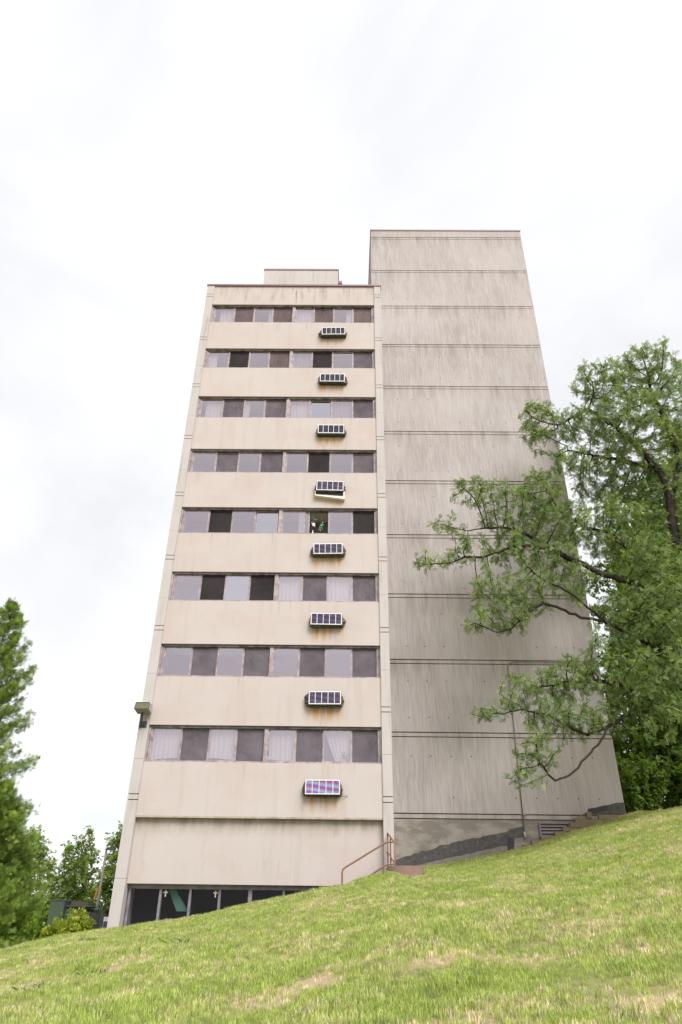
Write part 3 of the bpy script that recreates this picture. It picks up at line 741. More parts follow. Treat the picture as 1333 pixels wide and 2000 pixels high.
# ornaments in the open window of the fifth row
def crescent(cx, cz, r, name, mat, label):
    pts = []
    for i in range(17):
        t = math.radians(50 + 260 * i / 16); pts.append((cx + r * math.cos(t), cz + r * math.sin(t)))
    for i in range(16, -1, -1):
        t = math.radians(58 + 244 * i / 16); pts.append((cx + r * 0.2 + r * 0.72 * math.cos(t), cz + r * 0.72 * math.sin(t)))
    m = MB(); n = 17
    y0, y1 = 0.385, 0.40
    m.v = [(x, y0, z) for x, z in pts] + [(x, y1, z) for x, z in pts]; N = len(pts)
    for i in range(n - 1):
        a, b, c, d = i, i + 1, N - 2 - i, N - 1 - i
        m.f.append((a, b, c, d)); m.f.append((N + d, N + c, N + b, N + a)); m.f.append((b, a, N + a, N + b)); m.f.append((d, c, N + c, N + d))
    m.tube([(cx - 0.05, 0.39, cz + r * 0.6), (cx - 0.05, 0.39, 15.9)], 0.003, 4)
    return tag(m.build(name, mat), label, 'ornament')
crescent(5.44, 15.55, 0.12, 'moon_ornament', 'orn_green', 'green crescent moon hanging in the open window')
h = empty('hanging_bell', (5.36, 0.42, 15.22), 'small white cup ornament with purple rim in the open window', 'ornament')
MB().prism([(5.29, 0.39), (5.43, 0.39), (5.43, 0.45), (5.29, 0.45)], 15.30, 15.36).build('rim', 'orn_purple', h)
MB().hexa([(5.34, 0.395, 15.18), (5.43, 0.395, 15.15), (5.43, 0.445, 15.15), (5.34, 0.445, 15.18), (5.29, 0.39, 15.299), (5.43, 0.39, 15.299), (5.43, 0.45, 15.299), (5.29, 0.45, 15.299)]).build('cup', 'white', h)
MB().tube([(5.36, 0.42, 15.36), (5.36, 0.42, 15.9)], 0.003, 4).build('cord', 'orn_yellow', h)
h = empty('hanging_leaves', (5.64, 0.42, 15.0), 'pale green hanging leaf ornament on a yellow cord in the open window', 'ornament')
MB().tube([(5.67, 0.42, 15.45), (5.67, 0.42, 15.72)], 0.012, 5).build('cord', 'orn_yellow', h)
MB().tube([(5.62, 0.42, 15.43), (5.67, 0.42, 15.46), (5.72, 0.42, 15.43)], 0.008, 5).build('hook', 'orn_purple', h)
n = 60; tt = rng.uniform(size=n)
P = np.stack([5.60 + 0.12 * tt + rng.normal(size=n) * .025, 0.42 + rng.normal(size=n) * .02, 15.04 + 0.3 * tt ** 1.3 + rng.normal(size=n) * .025], 1)
dd = rng.normal(size=(n, 3)); dd /= np.linalg.norm(dd, axis=1)[:, None]; ee = np.cross(dd, rng.normal(size=(n, 3))); ee /= np.linalg.norm(ee, axis=1)[:, None]
vv = np.stack([P, P + dd * .03 + ee * .02, P + dd * .06, P + dd * .03 - ee * .02], 1).reshape(-1, 3)
link('leaf_cluster', fast_mesh('leaf_cluster', vv, np.arange(n * 4).reshape(-1, 4), 'orn_lime'), h)
tag(MB().tube([(5.35, 0.4, 14.72), (5.35, 0.4, 14.86), (5.35, 0.4, 14.9), (5.35, 0.4, 14.98)], [0.035, 0.035, 0.015, 0.012], 10).build('bottle', 'white', None, True), 'small white bottle on the sill of the open window', 'bottle')

# ------------------------------------------------------------------ floodlight on the left pier
fl = empty('floodlight', (0.14, 0.0, 7.5), 'box floodlight on a curved dark arm at the left tower corner', 'lamp')
MB().box(0.02, 0.26, -0.012, -0.002, 7.40, 7.61).build('mounting_plate', 'darkmetal', fl)
MB().tube([(0.17, -0.01, 7.47), (0.13, -0.10, 7.48), (0.12, -0.18, 7.55), (0.12, -0.22, 7.68), (0.13, -0.24, 7.82)], 0.035, 8).build('arm', 'darkmetal', fl, True)
MB().hexa([(-0.07, -0.52, 7.86), (0.39, -0.52, 7.86), (0.39, -0.08, 7.82), (-0.07, -0.08, 7.82), (-0.04, -0.50, 8.07), (0.38, -0.50, 8.07), (0.38, -0.08, 8.10), (-0.04, -0.08, 8.10)]).build('housing', 'lampbox', fl)
MB().hexa([(-0.055, -0.535, 7.88), (0.375, -0.535, 7.88), (0.375, -0.522, 7.88), (-0.055, -0.522, 7.88), (-0.03, -0.515, 8.05), (0.365, -0.515, 8.05), (0.365, -0.503, 8.05), (-0.03, -0.503, 8.05)]).build('lens', 'lens', fl)
fr = MB()
for a, b in (((-0.07, 7.855), (0.39, 7.855)), ((-0.045, 8.075), (0.385, 8.075)), ((-0.07, 7.855), (-0.045, 8.075)), ((0.39, 7.855), (0.385, 8.075))):
    fr.tube([(a[0], -0.53 if a[1] < 8 else -0.51, a[1]), (b[0], -0.53 if b[1] < 8 else -0.51, b[1])], 0.012, 5)
fr.build('lens_frame', 'darkmetal', fl)
MB().tube([(0.34, -0.3, 7.83), (0.27, -0.2, 7.75), (0.22, -0.12, 7.66), (0.20, -0.05, 7.55)], 0.006, 5).build('cable', 'darkmetal', fl)

# ------------------------------------------------------------------ stair rail and landing
ra = empty('stair_railing', (7.3, -0.5, 2.6), 'rusty red pipe handrail at the foot of the beige tower', 'railing')
yr = -0.75
zg = gz(6.62, yr)
S_ = 22.3 / 22.57
def zz_(z): return 1.6 + (z - 1.6) * S_
r_ = 0.024
MB().tube([(6.60, yr, min(zg, 2.9) - 0.6), (6.60, yr, zz_(3.28)), (6.62, yr, zz_(3.36)), (6.68, yr, zz_(3.41)), (7.80, yr, zz_(4.05)), (7.90, yr, zz_(4.09)), (8.06, yr, zz_(4.09))], r_, 8).build('top_rail', 'railing', ra, True)
MB().tube([(6.45, yr, 2.62), (7.80, yr, zz_(3.47)), (7.90, yr, zz_(3.51)), (8.06, yr, zz_(3.51))], r_, 8).build('lower_rail', 'railing', ra, True)
MB().tube([(8.085, yr, 2.9), (8.085, yr, zz_(4.09))], r_, 8).build('post', 'railing', ra, True)
MB().tube([(7.99, -0.45, 2.9), (7.99, -0.45, zz_(4.22))], r_, 8).build('post', 'railing', ra, True)
MB().tube([(7.93, -0.12, 2.9), (7.93, -0.12, zz_(4.38))], r_, 8).build('post', 'railing', ra, True)
MB().tube([(8.085, yr, zz_(4.09)), (7.93, -0.12, zz_(4.40))], r_, 8).build('return_rail', 'railing', ra, True)
MB().tube([(8.07, yr + 0.03, zz_(3.55)), (7.95, -0.2, zz_(3.84)), (7.90, -0.12, zz_(3.88))], r_ * 0.8, 8).build('return_rail', 'railing', ra, True)
ld = empty('landing', (8.3, -0.2, 2.8), 'rust-red curved landing slab beside the handrail', 'landing')
pts = [(7.88, 0.0 - 0.02), (7.88, -0.7)] + [(8.40 + 0.5 * math.cos(t), -0.62 + 0.36 * math.sin(t)) for t in np.linspace(-math.pi * 0.8, 0.1, 16)] + [(8.9, -0.02)]
MB().prism(pts, 2.6, 3.44).build('drum', 'rustplate', ld)
MB().prism([(7.66, -0.03), (7.66, -0.88), (8.2, -1.04), (8.2, -1.0), (7.874, -0.9), (7.874, -0.03)], 3.10, 3.16).build('flange', 'rustplate', ld)
st = empty('stair', (7.2, -0.5, 1.6), 'concrete steps going down behind the lawn edge by the handrail', 'steps')
for i in range(6):
    MB().box(7.42 - 0.24 * i, 7.655 - 0.24 * i, -0.70, -0.05, 1.4, 2.95 - 0.2 * i).build('step', 'step', st)

# ------------------------------------------------------------------ transformer, van, lamp post (left background)
tf = empty('transformer', (-3.0, 6.4, gz(-3, 6.4)), 'dark green pad-mounted transformer behind the yellow-green bush', 'transformer')
g0 = 0.5
MB().box(-3.86, -3.36, 5.9, 7.1, g0, 2.74).build('cabinet', 'greenbox', tf)
MB().box(-3.88, -3.34, 5.88, 7.12, 2.74, 2.78).build('cabinet_lid', 'greenbox', tf)
MB().box(-3.355, -2.66, 6.1, 6.9, g0, 2.56).build('tank', 'greenbox', tf)
MB().box(-3.335, -2.45, 6.02, 6.98, 2.562, 2.60).build('tank_lid', 'greentop', tf)
MB().box(-3.335, -2.72, 6.5, 7.1, 2.602, 2.74).build('terminal_box', 'greentop', tf)
for x in (-3.22, -3.0, -2.78):
    MB().hexa([(x, 6.0, g0), (x + 0.02, 6.0, g0), (x + 0.02, 6.099, g0), (x, 6.099, g0), (x + 0.03, 6.04, 2.54), (x + 0.05, 6.04, 2.54), (x + 0.05, 6.099, 2.54), (x + 0.03, 6.099, 2.54)]).build('stiffener', 'greenbox', tf)
for i in range(8):
    MB().box(-2.64 + i * 0.06, -2.615 + i * 0.06, 6.5, 7.0, 1.1, 2.50).build('radiator_fin', 'greenbox', tf)
MB().box(-2.66, -2.42, 5.95, 6.4, g0, 2.40).build('side_cabinet', 'greenbox', tf)
MB().box(-2.41, -2.20, 6.0, 6.4, g0, 2.38).build('side_cabinet', 'darkmetal', tf)

vz = gz(-4.5, 20)
vn = empty('white_van', (-4.2, 20.6, vz), 'white van with dark windows parked behind the tower corner', 'van')
vx0, vx1, vy0, vy1 = -6.62, -1.7, 19.8, 21.7
prof = [(vx0, 0.35), (vx1, 0.35), (vx1, 0.95), (vx1 - 0.9, 1.1), (vx1 - 1.5, 1.95), (vx0 + 0.25, 2.02), (vx0 + 0.12, 1.9), (vx0, 1.1)]
MB().slab([(x, z + vz) for x, z in prof], vy0, vy1).build('body', 'vanwhite', vn)
for x0, x1 in ((-6.40, -6.06), (-5.96, -5.36), (-5.2, -4.5), (-4.4, -3.5)):
    MB().box(x0, x1, vy0 - 0.012, vy0 - 0.002, vz + 1.2, vz + 1.8).build('window', 'vanglass', vn)
MB().box(vx0 + 0.05, vx1, vy0 - 0.01, vy0 - 0.002, vz + 0.85, vz + 0.95).build('stripe', 'bluestripe', vn)
for x in (-5.6, -2.6):
    MB().tube([(x, vy0 - 0.03, vz + 0.34), (x, vy0 + 0.2, vz + 0.34)], 0.34, 18).build('wheel', 'tyre', vn)
    MB().tube([(x, vy1 - 0.2, vz + 0.34), (x, vy1 + 0.03, vz + 0.34)], 0.34, 18).build('wheel', 'tyre', vn)
MB().box(vx0 - 0.06, vx0 - 0.001, vy0 + 0.1, vy1 - 0.1, vz + 0.35, vz + 0.55).build('bumper', 'darkmetal', vn)

lz = gz(-8.9, 28)
lp = empty('street_lamp', (-8.95, 28.0, lz), 'slim grey parking lamp post in front of the far trees', 'street lamp')
MB().tube([(-8.95, 28, lz), (-8.95, 28, 6.66)], [0.085, 0.06], 8).build('pole', 'conduit', lp, True)
MB().box(-8.92, -8.35, 27.85, 28.15, 6.55, 6.70).build('lamp_head', 'darkmetal', lp)
tag(MB().hexa([(-9.22, 27.9, 3.75), (-9.14, 27.9, 3.7), (-9.14, 27.93, 3.7), (-9.22, 27.93, 3.75), (-9.06, 27.9, 4.45), (-9.02, 27.9, 4.42), (-9.02, 27.93, 4.42), (-9.06, 27.93, 4.45)]).build('orange_flag', 'orange'), 'small orange flag hanging at the parking lamp post', 'flag')

# ------------------------------------------------------------------ trees
def colonize(pts, par, attr, step, kill, infl, iters, grav=0.0):
    pts = [np.array(p, float) for p in pts]; par = list(par)
    A = np.array(attr); P = np.array(pts)
    best = np.full(len(A), 1e9); bi = np.zeros(len(A), int)
    for s in range(0, len(P), 400):
        d = np.linalg.norm(A[:, None] - P[None, s:s + 400], axis=2); m = d.argmin(1); dm = d[np.arange(len(A)), m]
        up = dm < best; best[up] = dm[up]; bi[up] = m[up] + s
    cnt = {}
    for it in range(iters):
        live = best > kill
        A, best, bi = A[live], best[live], bi[live]
        if len(A) == 0: break
        act = best < infl
        if not act.any():
            infl *= 1.3; continue
        idx = bi[act]; Pn = np.array(pts)
        v = A[act] - Pn[idx]; v /= np.linalg.norm(v, axis=1)[:, None] + 1e-9
        un, inv = np.unique(idx, return_inverse=True)
        acc = np.zeros((len(un), 3)); np.add.at(acc, inv, v)
        acc += rng.normal(size=acc.shape) * 0.25; acc[:, 2] += grav
        acc /= np.linalg.norm(acc, axis=1)[:, None] + 1e-9
        newp = Pn[un] + acc * step; keep = []
        for j, u in enumerate(un):
            c = cnt.get(u, 0)
            if c < 4: cnt[u] = c + 1; keep.append(j)
        if not keep: break
        base = len(pts)
        for j in keep: pts.append(newp[j]); par.append(int(un[j]))
        Nn = newp[keep]
        d = np.linalg.norm(A[:, None] - Nn[None], axis=2); m = d.argmin(1); dm = d[np.arange(len(A)), m]
        up = dm < best - 1e-6; best[up] = dm[up]; bi[up] = m[up] + base
    return np.array(pts), np.array(par)

def radii(P, par, tip, e=2.3, rmax=9):
    n = len(P); acc = np.zeros(n)
    order = range(n - 1, -1, -1)
    depth = np.zeros(n, int)
    for i in range(n):
        if par[i] >= 0: depth[i] = depth[par[i]] + 1
    r = np.zeros(n)
    for i in sorted(range(n), key=lambda i: -depth[i]):
        r[i] = max(tip, acc[i] ** (1 / e)) if acc[i] > 0 else tip
        if par[i] >= 0: acc[par[i]] += r[i] ** e
    return np.minimum(r, rmax), acc

def branch_mesh(name, P, par, r, mat, k=5, minr=0.0):
    idx = np.array([i for i in range(len(P)) if par[i] >= 0 and r[i] > minr])
    a, b = P[par[idx]], P[idx]; ra, rb = r[par[idx]], r[idx]
    ra = np.minimum(ra, rb * 1.7)
    d = b - a; ln = np.linalg.norm(d, axis=1)[:, None] + 1e-9; d = d / ln
    ref = np.where(np.abs(d[:, 2:3]) > 0.9, np.array([[1., 0, 0]]), np.array([[0, 0, 1.]]))
    u = np.cross(d, ref); u /= np.linalg.norm(u, axis=1)[:, None]; w_ = np.cross(d, u)
    b2 = b + d * np.minimum(ln * 0.12, 0.02)
    t = np.arange(k) * 2 * np.pi / k
    ring = lambda c, rr: c[:, None] + rr[:, None, None] * (u[:, None] * np.cos(t)[None, :, None] + w_[:, None] * np.sin(t)[None, :, None])
    V = np.concatenate([ring(a, ra), ring(b2, rb)], 1).reshape(-1, 3)
    n = len(idx); off = np.arange(n)[:, None, None] * 2 * k
    j = np.arange(k); q = np.stack([j, (j + 1) % k, k + (j + 1) % k, k + j], 1)[None]
    me = fast_mesh(name, V, (off + q).reshape(-1, 4), mat)
    me.polygons.foreach_set('use_smooth', [True] * len(me.polygons))
    return me

def leaf_mesh(name, P, D, S, mat, kind='pinnate', droop=0.3, rnd=None):
    """P base points, D directions, S sizes"""
    n = len(P)
    D = D + np.array([0, 0, -droop]); D /= np.linalg.norm(D, axis=1)[:, None] + 1e-9
    rv = rng.normal(size=(n, 3)) * 0.7 + np.array([0, 0, 1.0])
    Y_ = np.cross(rv, D); Y_ /= np.linalg.norm(Y_, axis=1)[:, None] + 1e-9
    Z_ = np.cross(D, Y_)
    if kind == 'pinnate':
        tv, tf_ = [], []
        for i in range(4):
            x = 0.14 + 0.24 * i; ln = 0.30 * (1 - 0.14 * abs(i - 1.3)); wd = 0.15; sag = -0.16 * x * x
            for s in (-1, 1):
                b = len(tv)
                tv += [(x, 0.0, sag), (x + 0.02, s * ln * 0.5, sag - 0.02), (x + 0.10, s * ln, sag - 0.06), (x + 0.02 + wd * 1.6, s * ln * 0.5, sag - 0.02)]
                tf_.append((b, b + 1, b + 2, b + 3))
    elif kind == 'leaf':
        tv = [(0, 0, 0), (0.35, 0.32, 0.06), (1, 0, -0.1), (0.35, -0.32, 0.06)]
        tf_ = [(0, 1, 2, 3)]
    elif kind == 'clump':      # a few leaves on a twig
        tv, tf_ = [], []
        for (x, y, z, a) in ((0, 0, 0, 0.9), (0.2, 0, 0.1, -0.9), (0.45, 0, 0, 0.55), (0.55, 0, 0.05, -0.6), (0.7, 0, 0, 0.05)):
            b = len(tv); c, s = math.cos(a), math.sin(a); Lf = 0.5; wf = 0.19
            tv += [(x, y, z), (x + c * Lf * .45 - s * wf, s * Lf * .45 + c * wf, z + 0.05), (x + c * Lf, s * Lf, z - 0.08), (x + c * Lf * .45 + s * wf, s * Lf * .45 - c * wf, z + 0.05)]
            tf_.append((b, b + 1, b + 2, b + 3))
    elif kind == 'fan':        # flat feathery spray of an arborvitae
        tv, tf_ = [], []
        for i in range(7):
            a = (-1.05 + 0.35 * i); Lf = 0.62 * (1 - 0.1 * abs(i - 3)); x = 0.12 + 0.06 * (3 - abs(i - 3)) ; wf = 0.036
            b = len(tv); c, s = math.cos(a), math.sin(a)
            x0 = x; 
            tv += [(x0, 0, 0), (x0 + c * Lf * .55 - s * wf, s * Lf * .55 + c * wf, 0.02), (x0 + c * Lf, s * Lf, -0.06), (x0 + c * Lf * .55 + s * wf, s * Lf * .55 - c * wf, 0.02)]
            tf_.append((b, b + 1, b + 2, b + 3))
    tv = np.array(tv, float); tf_ = np.array(tf_)
    V = P[:, None] + S[:, None, None] * (tv[None, :, 0:1] * D[:, None] + tv[None, :, 1:2] * Y_[:, None] + tv[None, :, 2:3] * Z_[:, None])
    m = len(tv)
    F = (np.arange(n)[:, None, None] * m + tf_[None]).reshape(-1, 4)
    if rnd is None: rnd = rng.uniform(size=n)
    return fast_mesh(name, V.reshape(-1, 3), F, mat, np.repeat(rnd, m))

def polyline(pts, step):
    out = [np.array(pts[0], float)]
    for a, b in zip(pts[:-1], pts[1:]):
        a, b = np.array(a, float), np.array(b, float); n = max(1, int(round(np.linalg.norm(b - a) / step)))
        for i in range(1, n + 1):
            out.append(a + (b - a) * i / n + (rng.normal(size=3) * 0.02 if i < n else 0))
    return out

def make_tree(name, base, label, seeds, lobes, n_attr, step, kill, infl, leafmat, leafkind, lsize, per, tip=0.006, bark='bark', droop=0.3, group=None, wall=None, shell=0.0, spread=0.12, rmax=0.5, minr=0.0, thr=2.2, e=2.35):
    """seeds: list of polylines; the first starts at the base, the others attach to the nearest earlier point"""
    root = empty(name, base, label, 'tree', group)
    pts, par = [], []
    for s in seeds:
        pl = polyline(s, step)
        if not pts: prev = -1
        else:
            d = np.linalg.norm(np.array(pts) - pl[0], axis=1); prev = int(d.argmin())
            if d[prev] < 1e-3 + step * 0.5: pl = pl[1:]
        for p in pl:
            pts.append(p); par.append(prev); prev = len(pts) - 1
    lob = np.array(lobes, float)
    wgt = lob[:, 3] ** 1.5 * lob[:, 4] ** 1.0; wgt /= wgt.sum()
    ch = rng.choice(len(lob), n_attr, p=wgt)
    v = rng.normal(size=(n_attr, 3)); v /= np.linalg.norm(v, axis=1)[:, None]
    rad = rng.uniform(shell ** 3, 1, n_attr) ** (1 / 3)
    A = lob[ch, :3] + v * rad[:, None] * np.stack([lob[ch, 3], np.minimum(lob[ch, 3], 1.6) if lob.shape[1] < 6 else lob[ch, 5], lob[ch, 4]], 1)
    if wall is not None: A[:, 1] = np.where((A[:, 0] < 16.6) & (A[:, 1] > wall), wall - rng.uniform(0, 0.5, n_attr), A[:, 1])
    P, pr = colonize(pts, par, A, step, kill, infl, 160)
    r, acc = radii(P, pr, tip, e, rmax)
    link('trunk', branch_mesh('trunk', P, pr, r, bark, 6, minr), root)
    ok = np.where((r < tip * thr) & (np.arange(len(P)) >= len(pts) * 0.0))[0]
    ok = ok[pr[ok] >= 0]
    i = np.repeat(ok, per)
    d = P[i] - P[pr[i]]; d /= np.linalg.norm(d, axis=1)[:, None] + 1e-9
    base_p = P[i] - d * step * rng.uniform(0, 1, (len(i), 1)) + rng.normal(size=(len(i), 3)) * spread
    dd = d * 0.8 + rng.normal(size=d.shape) * 0.7
    S = lsize * rng.uniform(0.65, 1.25, len(i))
    br = np.repeat(rng.uniform(size=len(ok)), per) * 0.5 + rng.uniform(size=len(i)) * 0.5
    link('crown', leaf_mesh('crown', base_p, dd, S, leafmat, leafkind, droop, br), root)
    return root, len(P), len(i)

LOBES = [(14.9,1.0,20.5,0.98,1.36),(17.7,1.0,23.1,1.14,1.00),(20.2,1.5,24.0,1.64,1.32),(16.7,1.0,20.6,1.09,1.09),(18.7,1.0,20.6,1.97,1.91),(20.8,1.0,21.5,1.11,2.22),(15.8,1.0,18.7,0.85,0.79),(18.0,2.0,18.7,1.96,1.36),(19.8,1.5,17.8,1.27,2.11),(11.5,0.5,16.9,0.91,0.51),(12.8,0.5,16.2,1.20,1.12),(14.3,0.5,16.9,1.01,1.01),(14.6,0.5,15.5,1.38,1.11),(10.6,0.5,15.4,0.79,0.34),(9.9,0.0,13.6,0.78,0.47),(11.2,0.0,14.0,0.94,0.47),(12.9,0.5,14.3,1.16,0.72),(14.3,0.5,13.9,1.15,0.72),(11.7,-0.2,12.1,0.90,0.90),(11.0,-0.5,10.9,0.49,0.54),(13.1,0.0,12.4,1.09,0.91),(12.3,-0.3,11.1,0.79,0.48),(14.8,0.5,13.1,0.94,0.82),(17.3,1.5,15.8,1.63,1.28),(14.7,-1.0,10.0,0.50,0.38),(17.9,0.0,13.5,1.12,1.39),(16.5,-0.5,11.3,1.05,1.09),(17.5,-1.0,11.1,0.85,1.49),(13.7,-0.5,9.0,1.00,0.73),(12.3,-0.8,8.4,0.89,0.65),(11.0,-1.0,7.7,0.71,0.40),(15.1,0.0,9.3,1.02,0.96),(16.4,-0.5,9.3,1.34,1.25),(13.1,-0.8,7.7,0.96,0.56),(12.5,-1.0,6.7,0.77,0.62),(11.9,-1.2,5.9,0.45,0.47),(14.0,-0.5,7.8,0.81,0.71),(15.2,0.0,7.9,0.66,0.72),(16.8,-0.5,8.1,0.98,1.02),(18.3,0.0,9.8,0.86,1.72),(20.4,1.0,15.1,1.19,2.97)]
LIMBS = [
 [(19.1,0.6,gz(19.1,0.6)-0.2),(19.15,0.6,7.72),(19.39,0.60,9.87),(19.85,0.80,11.26),(20.11,1.00,11.94),(20.54,1.00,13.59),(20.9,1.1,16.0),(21.2,1.2,19.0),(21.4,1.3,22.0)],
 [(19.39,0.60,9.87),(17.60,0.30,10.20),(16.15,0.00,10.89),(15.55,-0.10,11.18),(15.07,-0.20,11.61),(14.69,-0.20,12.05),(14.18,-0.20,12.44),(13.70,-0.20,12.66),(13.38,-0.20,12.94),(13.14,-0.10,13.39),(12.89,0.00,13.76),(12.51,0.00,13.82)],
 [(15.55,-0.10,11.18),(15.18,-0.15,11.23),(14.38,-0.20,11.41),(13.94,-0.30,11.61),(13.49,-0.35,11.72),(12.82,-0.40,11.29),(12.24,-0.45,10.72),(11.71,-0.50,10.57)],
 [(19.85,0.80,11.26),(18.22,0.70,12.29),(17.21,0.60,12.95),(16.11,0.50,13.26),(14.73,0.40,13.98),(14.20,0.30,14.16),(13.32,0.20,14.30),(12.85,0.10,14.19),(12.40,0.10,14.02),(11.60,0.00,13.68),(10.96,0.00,13.68),(10.42,0.00,13.42),(9.73,0.00,13.37),(9.30,0.00,13.31)],
 [(14.73,0.40,13.98),(14.04,0.50,14.58),(13.30,0.50,15.01),(12.60,0.50,15.23),(11.93,0.50,15.20),(11.26,0.50,15.06),(10.70,0.50,15.21)],
 [(20.11,1.00,11.94),(18.63,1.10,13.41),(17.73,1.20,13.99),(17.53,1.30,14.82),(17.01,1.40,15.56),(16.00,1.30,15.72),(15.39,1.10,16.07),(14.90,0.90,16.54),(14.58,0.80,17.32)],
 [(20.54,1.00,13.59),(19.31,1.00,14.90),(19.54,1.00,16.76),(19.46,1.00,18.24),(18.84,1.00,19.27),(18.02,1.00,20.61),(17.07,1.00,21.45),(15.62,1.00,20.60)],
 [(19.54,1.00,16.76),(20.53,1.20,18.91),(20.44,1.30,21.15),(20.20,1.40,22.98)],
 [(19.46,1.00,18.24),(18.29,1.40,19.03),(16.96,1.20,19.14),(15.85,1.00,19.25)],
 [(19.15,0.6,7.72),(16.96,0.20,8.23),(15.84,0.00,8.00),(14.98,-0.20,7.53),(14.27,-0.40,7.23),(13.76,-0.60,7.34),(13.12,-0.80,7.67),(12.16,-0.90,7.87),(11.17,-1.00,7.68)],
 [(14.98,-0.20,7.53),(14.58,-0.40,7.00),(14.10,-0.60,6.57),(13.67,-0.80,6.15),(13.21,-0.90,5.86),(12.87,-1.00,5.74),(12.67,-1.00,5.92),(12.42,-1.00,6.39)],
 [(16.96,0.20,8.23),(16.02,0.00,8.93),(14.97,-0.20,9.03),(13.87,-0.50,8.92),(12.76,-0.80,8.56)]]
info = []
_, a, b = make_tree('honey_locust', (19.1, 0.6, gz(19.1, 0.6)), 'big feathery locust tree reaching its branches across the blank concrete tower', LIMBS, LOBES, 6000, 0.19, 0.22, 1.3,
          'locust', 'pinnate', 0.20, 7, tip=0.0085, droop=0.35, wall=2.6, spread=0.07, rmax=0.2, e=2.15)
info.append(('locust', a, b))

def auto_tree(name, x, y, ht, rx, rz0, label, leafmat, size, per, n_attr, group, nlob=9, lean=(0, 0), bark='bark', kind='clump', trunk_r=0.3, thr=2.2):
    z0 = gz(x, y)
    topx, topy = x + lean[0], y + lean[1]
    seeds = [[(x, y, z0 - 0.2), (x + lean[0] * .3, y + lean[1] * .3, z0 + ht * .3), (topx, topy, z0 + ht * 0.85)]]
    lobes = []
    for i in range(nlob):
        f = i / max(1, nlob - 1); a = i * 2.4 + x
        zz = z0 + rz0 + (ht - rz0) * (0.08 + 0.86 * f)
        rr = rx * (1 - 0.6 * f ** 2)
        off = rr * 0.55
        lx = x + lean[0] * min(1, (zz - z0) / (ht * .85))
        lobes.append((lx + off * math.cos(a), y + lean[1] * f + off * math.sin(a), zz, rr * 0.62, (ht - rz0) * 0.17, rr * 0.62))
    return make_tree(name, (x, y, z0), label, seeds, lobes, n_attr, 0.36, 0.42, 2.6, leafmat, kind, size, per, tip=0.012, bark=bark, droop=0.2, group=group, shell=0.35, spread=0.2, rmax=trunk_r, thr=thr)

GR = 'trees behind the blank tower'
for a_ in [(22.6, 10.0, 16.0, 3.4, 1.0, 'dense green tree right behind the edge of the blank tower'),
           (26.0, 11.0, 20.5, 4.6, 1.0, 'tall dense green tree at the right edge behind the locust'),
           (25.0, 17.0, 19.5, 4.2, 1.0, 'dark tree standing deeper in the wood behind the locust'),
           (29.5, 9.0, 18.0, 4.6, 1.0, 'broad dense tree farthest right behind the lawn')]:
    _, a, b = auto_tree('broadleaf_tree', *a_, 'maple', 0.34, 7, 1500, GR, nlob=14)
    info.append((a_[0], a, b))
GR = 'far trees on the left'
for a_, lean in [((-17.5, 37, 8.2, 3.0, 1.0, 'round far tree left of the lamp post'), (0, 0)),
                 ((-13.2, 34, 7.8, 2.2, 0.8, 'bushy far tree behind the lamp post'), (0.6, 0)),
                 ((-11.2, 37, 9.6, 2.6, 2.2, 'far tree with a leaning bare trunk by the tower corner'), (1.6, 0)),
                 ((-6.5, 38, 9.0, 3.0, 1.0, 'far tree mostly hidden behind the beige tower'), (0, 0)),
                 ((-22.5, 39, 8.5, 3.2, 1.0, 'far tree showing behind the tall arborvitae'), (0, 0))]:
    _, a, b = auto_tree('far_tree', *a_, 'farleaf', 0.36, 8, 750, GR, nlob=9, lean=lean, bark='bark2', trunk_r=0.16)
    info.append((a_[0], a, b))
_, a, b = auto_tree('leafy_tree', -8.0, 10.0, 5.6, 2.1, 0.4, 'bright green leafy tree between the arborvitae and the transformer', 'leftleaf', 0.24, 8, 1100, None, nlob=9)
info.append(('left', a, b))

# low bushes that close the wood on the right
def bush(name, x, y, rx, ry, hz, n, mat, size, label, cat='bush', group=None, kind='clump', stems=26):
    z0 = gz(x, y)
    root = empty(name, (x, y, z0), label, cat, group)
    m = MB(); tips = []
    for i in range(stems):
        a = rng.uniform(0, 2 * math.pi); rr = math.sqrt(rng.uniform()) * 0.92
        tx, ty = x + rx * rr * math.cos(a), y + ry * rr * math.sin(a)
        hh = hz * (1 - 0.45 * rr * rr) * rng.uniform(0.72, 1.15)
        b0 = (x + (tx - x) * .35, y + (ty - y) * .35, gz(x, y) - 0.05)
        md = ((b0[0] + tx) / 2 + rng.normal() * .04, (b0[1] + ty) / 2 + rng.normal() * .04, z0 + hh * .5)
        m.tube([b0, md, (tx, ty, z0 + hh)], [0.018, 0.012, 0.005], 4)
        tips.append((np.array(b0), np.array(md), np.array((tx, ty, z0 + hh))))
    m.build('stems', 'bark', root)
    k = rng.integers(0, stems, n); t = rng.uniform(0.12, 1.0, n)[:, None]
    B0 = np.array([tips[i][0] for i in k]); B1 = np.array([tips[i][1] for i in k]); B2 = np.array([tips[i][2] for i in k])
    P = np.where(t < .5, B0 + (B1 - B0) * t * 2, B1 + (B2 - B1) * (t * 2 - 1)) + rng.normal(size=(n, 3)) * np.array([rx, ry, hz]) * 0.045
    D = rng.normal(size=(n, 3)) + np.array([0, 0, 0.7])
    link('foliage', leaf_mesh('foliage', P, D, size * rng.uniform(.6, 1.2, n), mat, kind, 0.0), root)
    return root
UG = 'undergrowth at the edge of the wood'
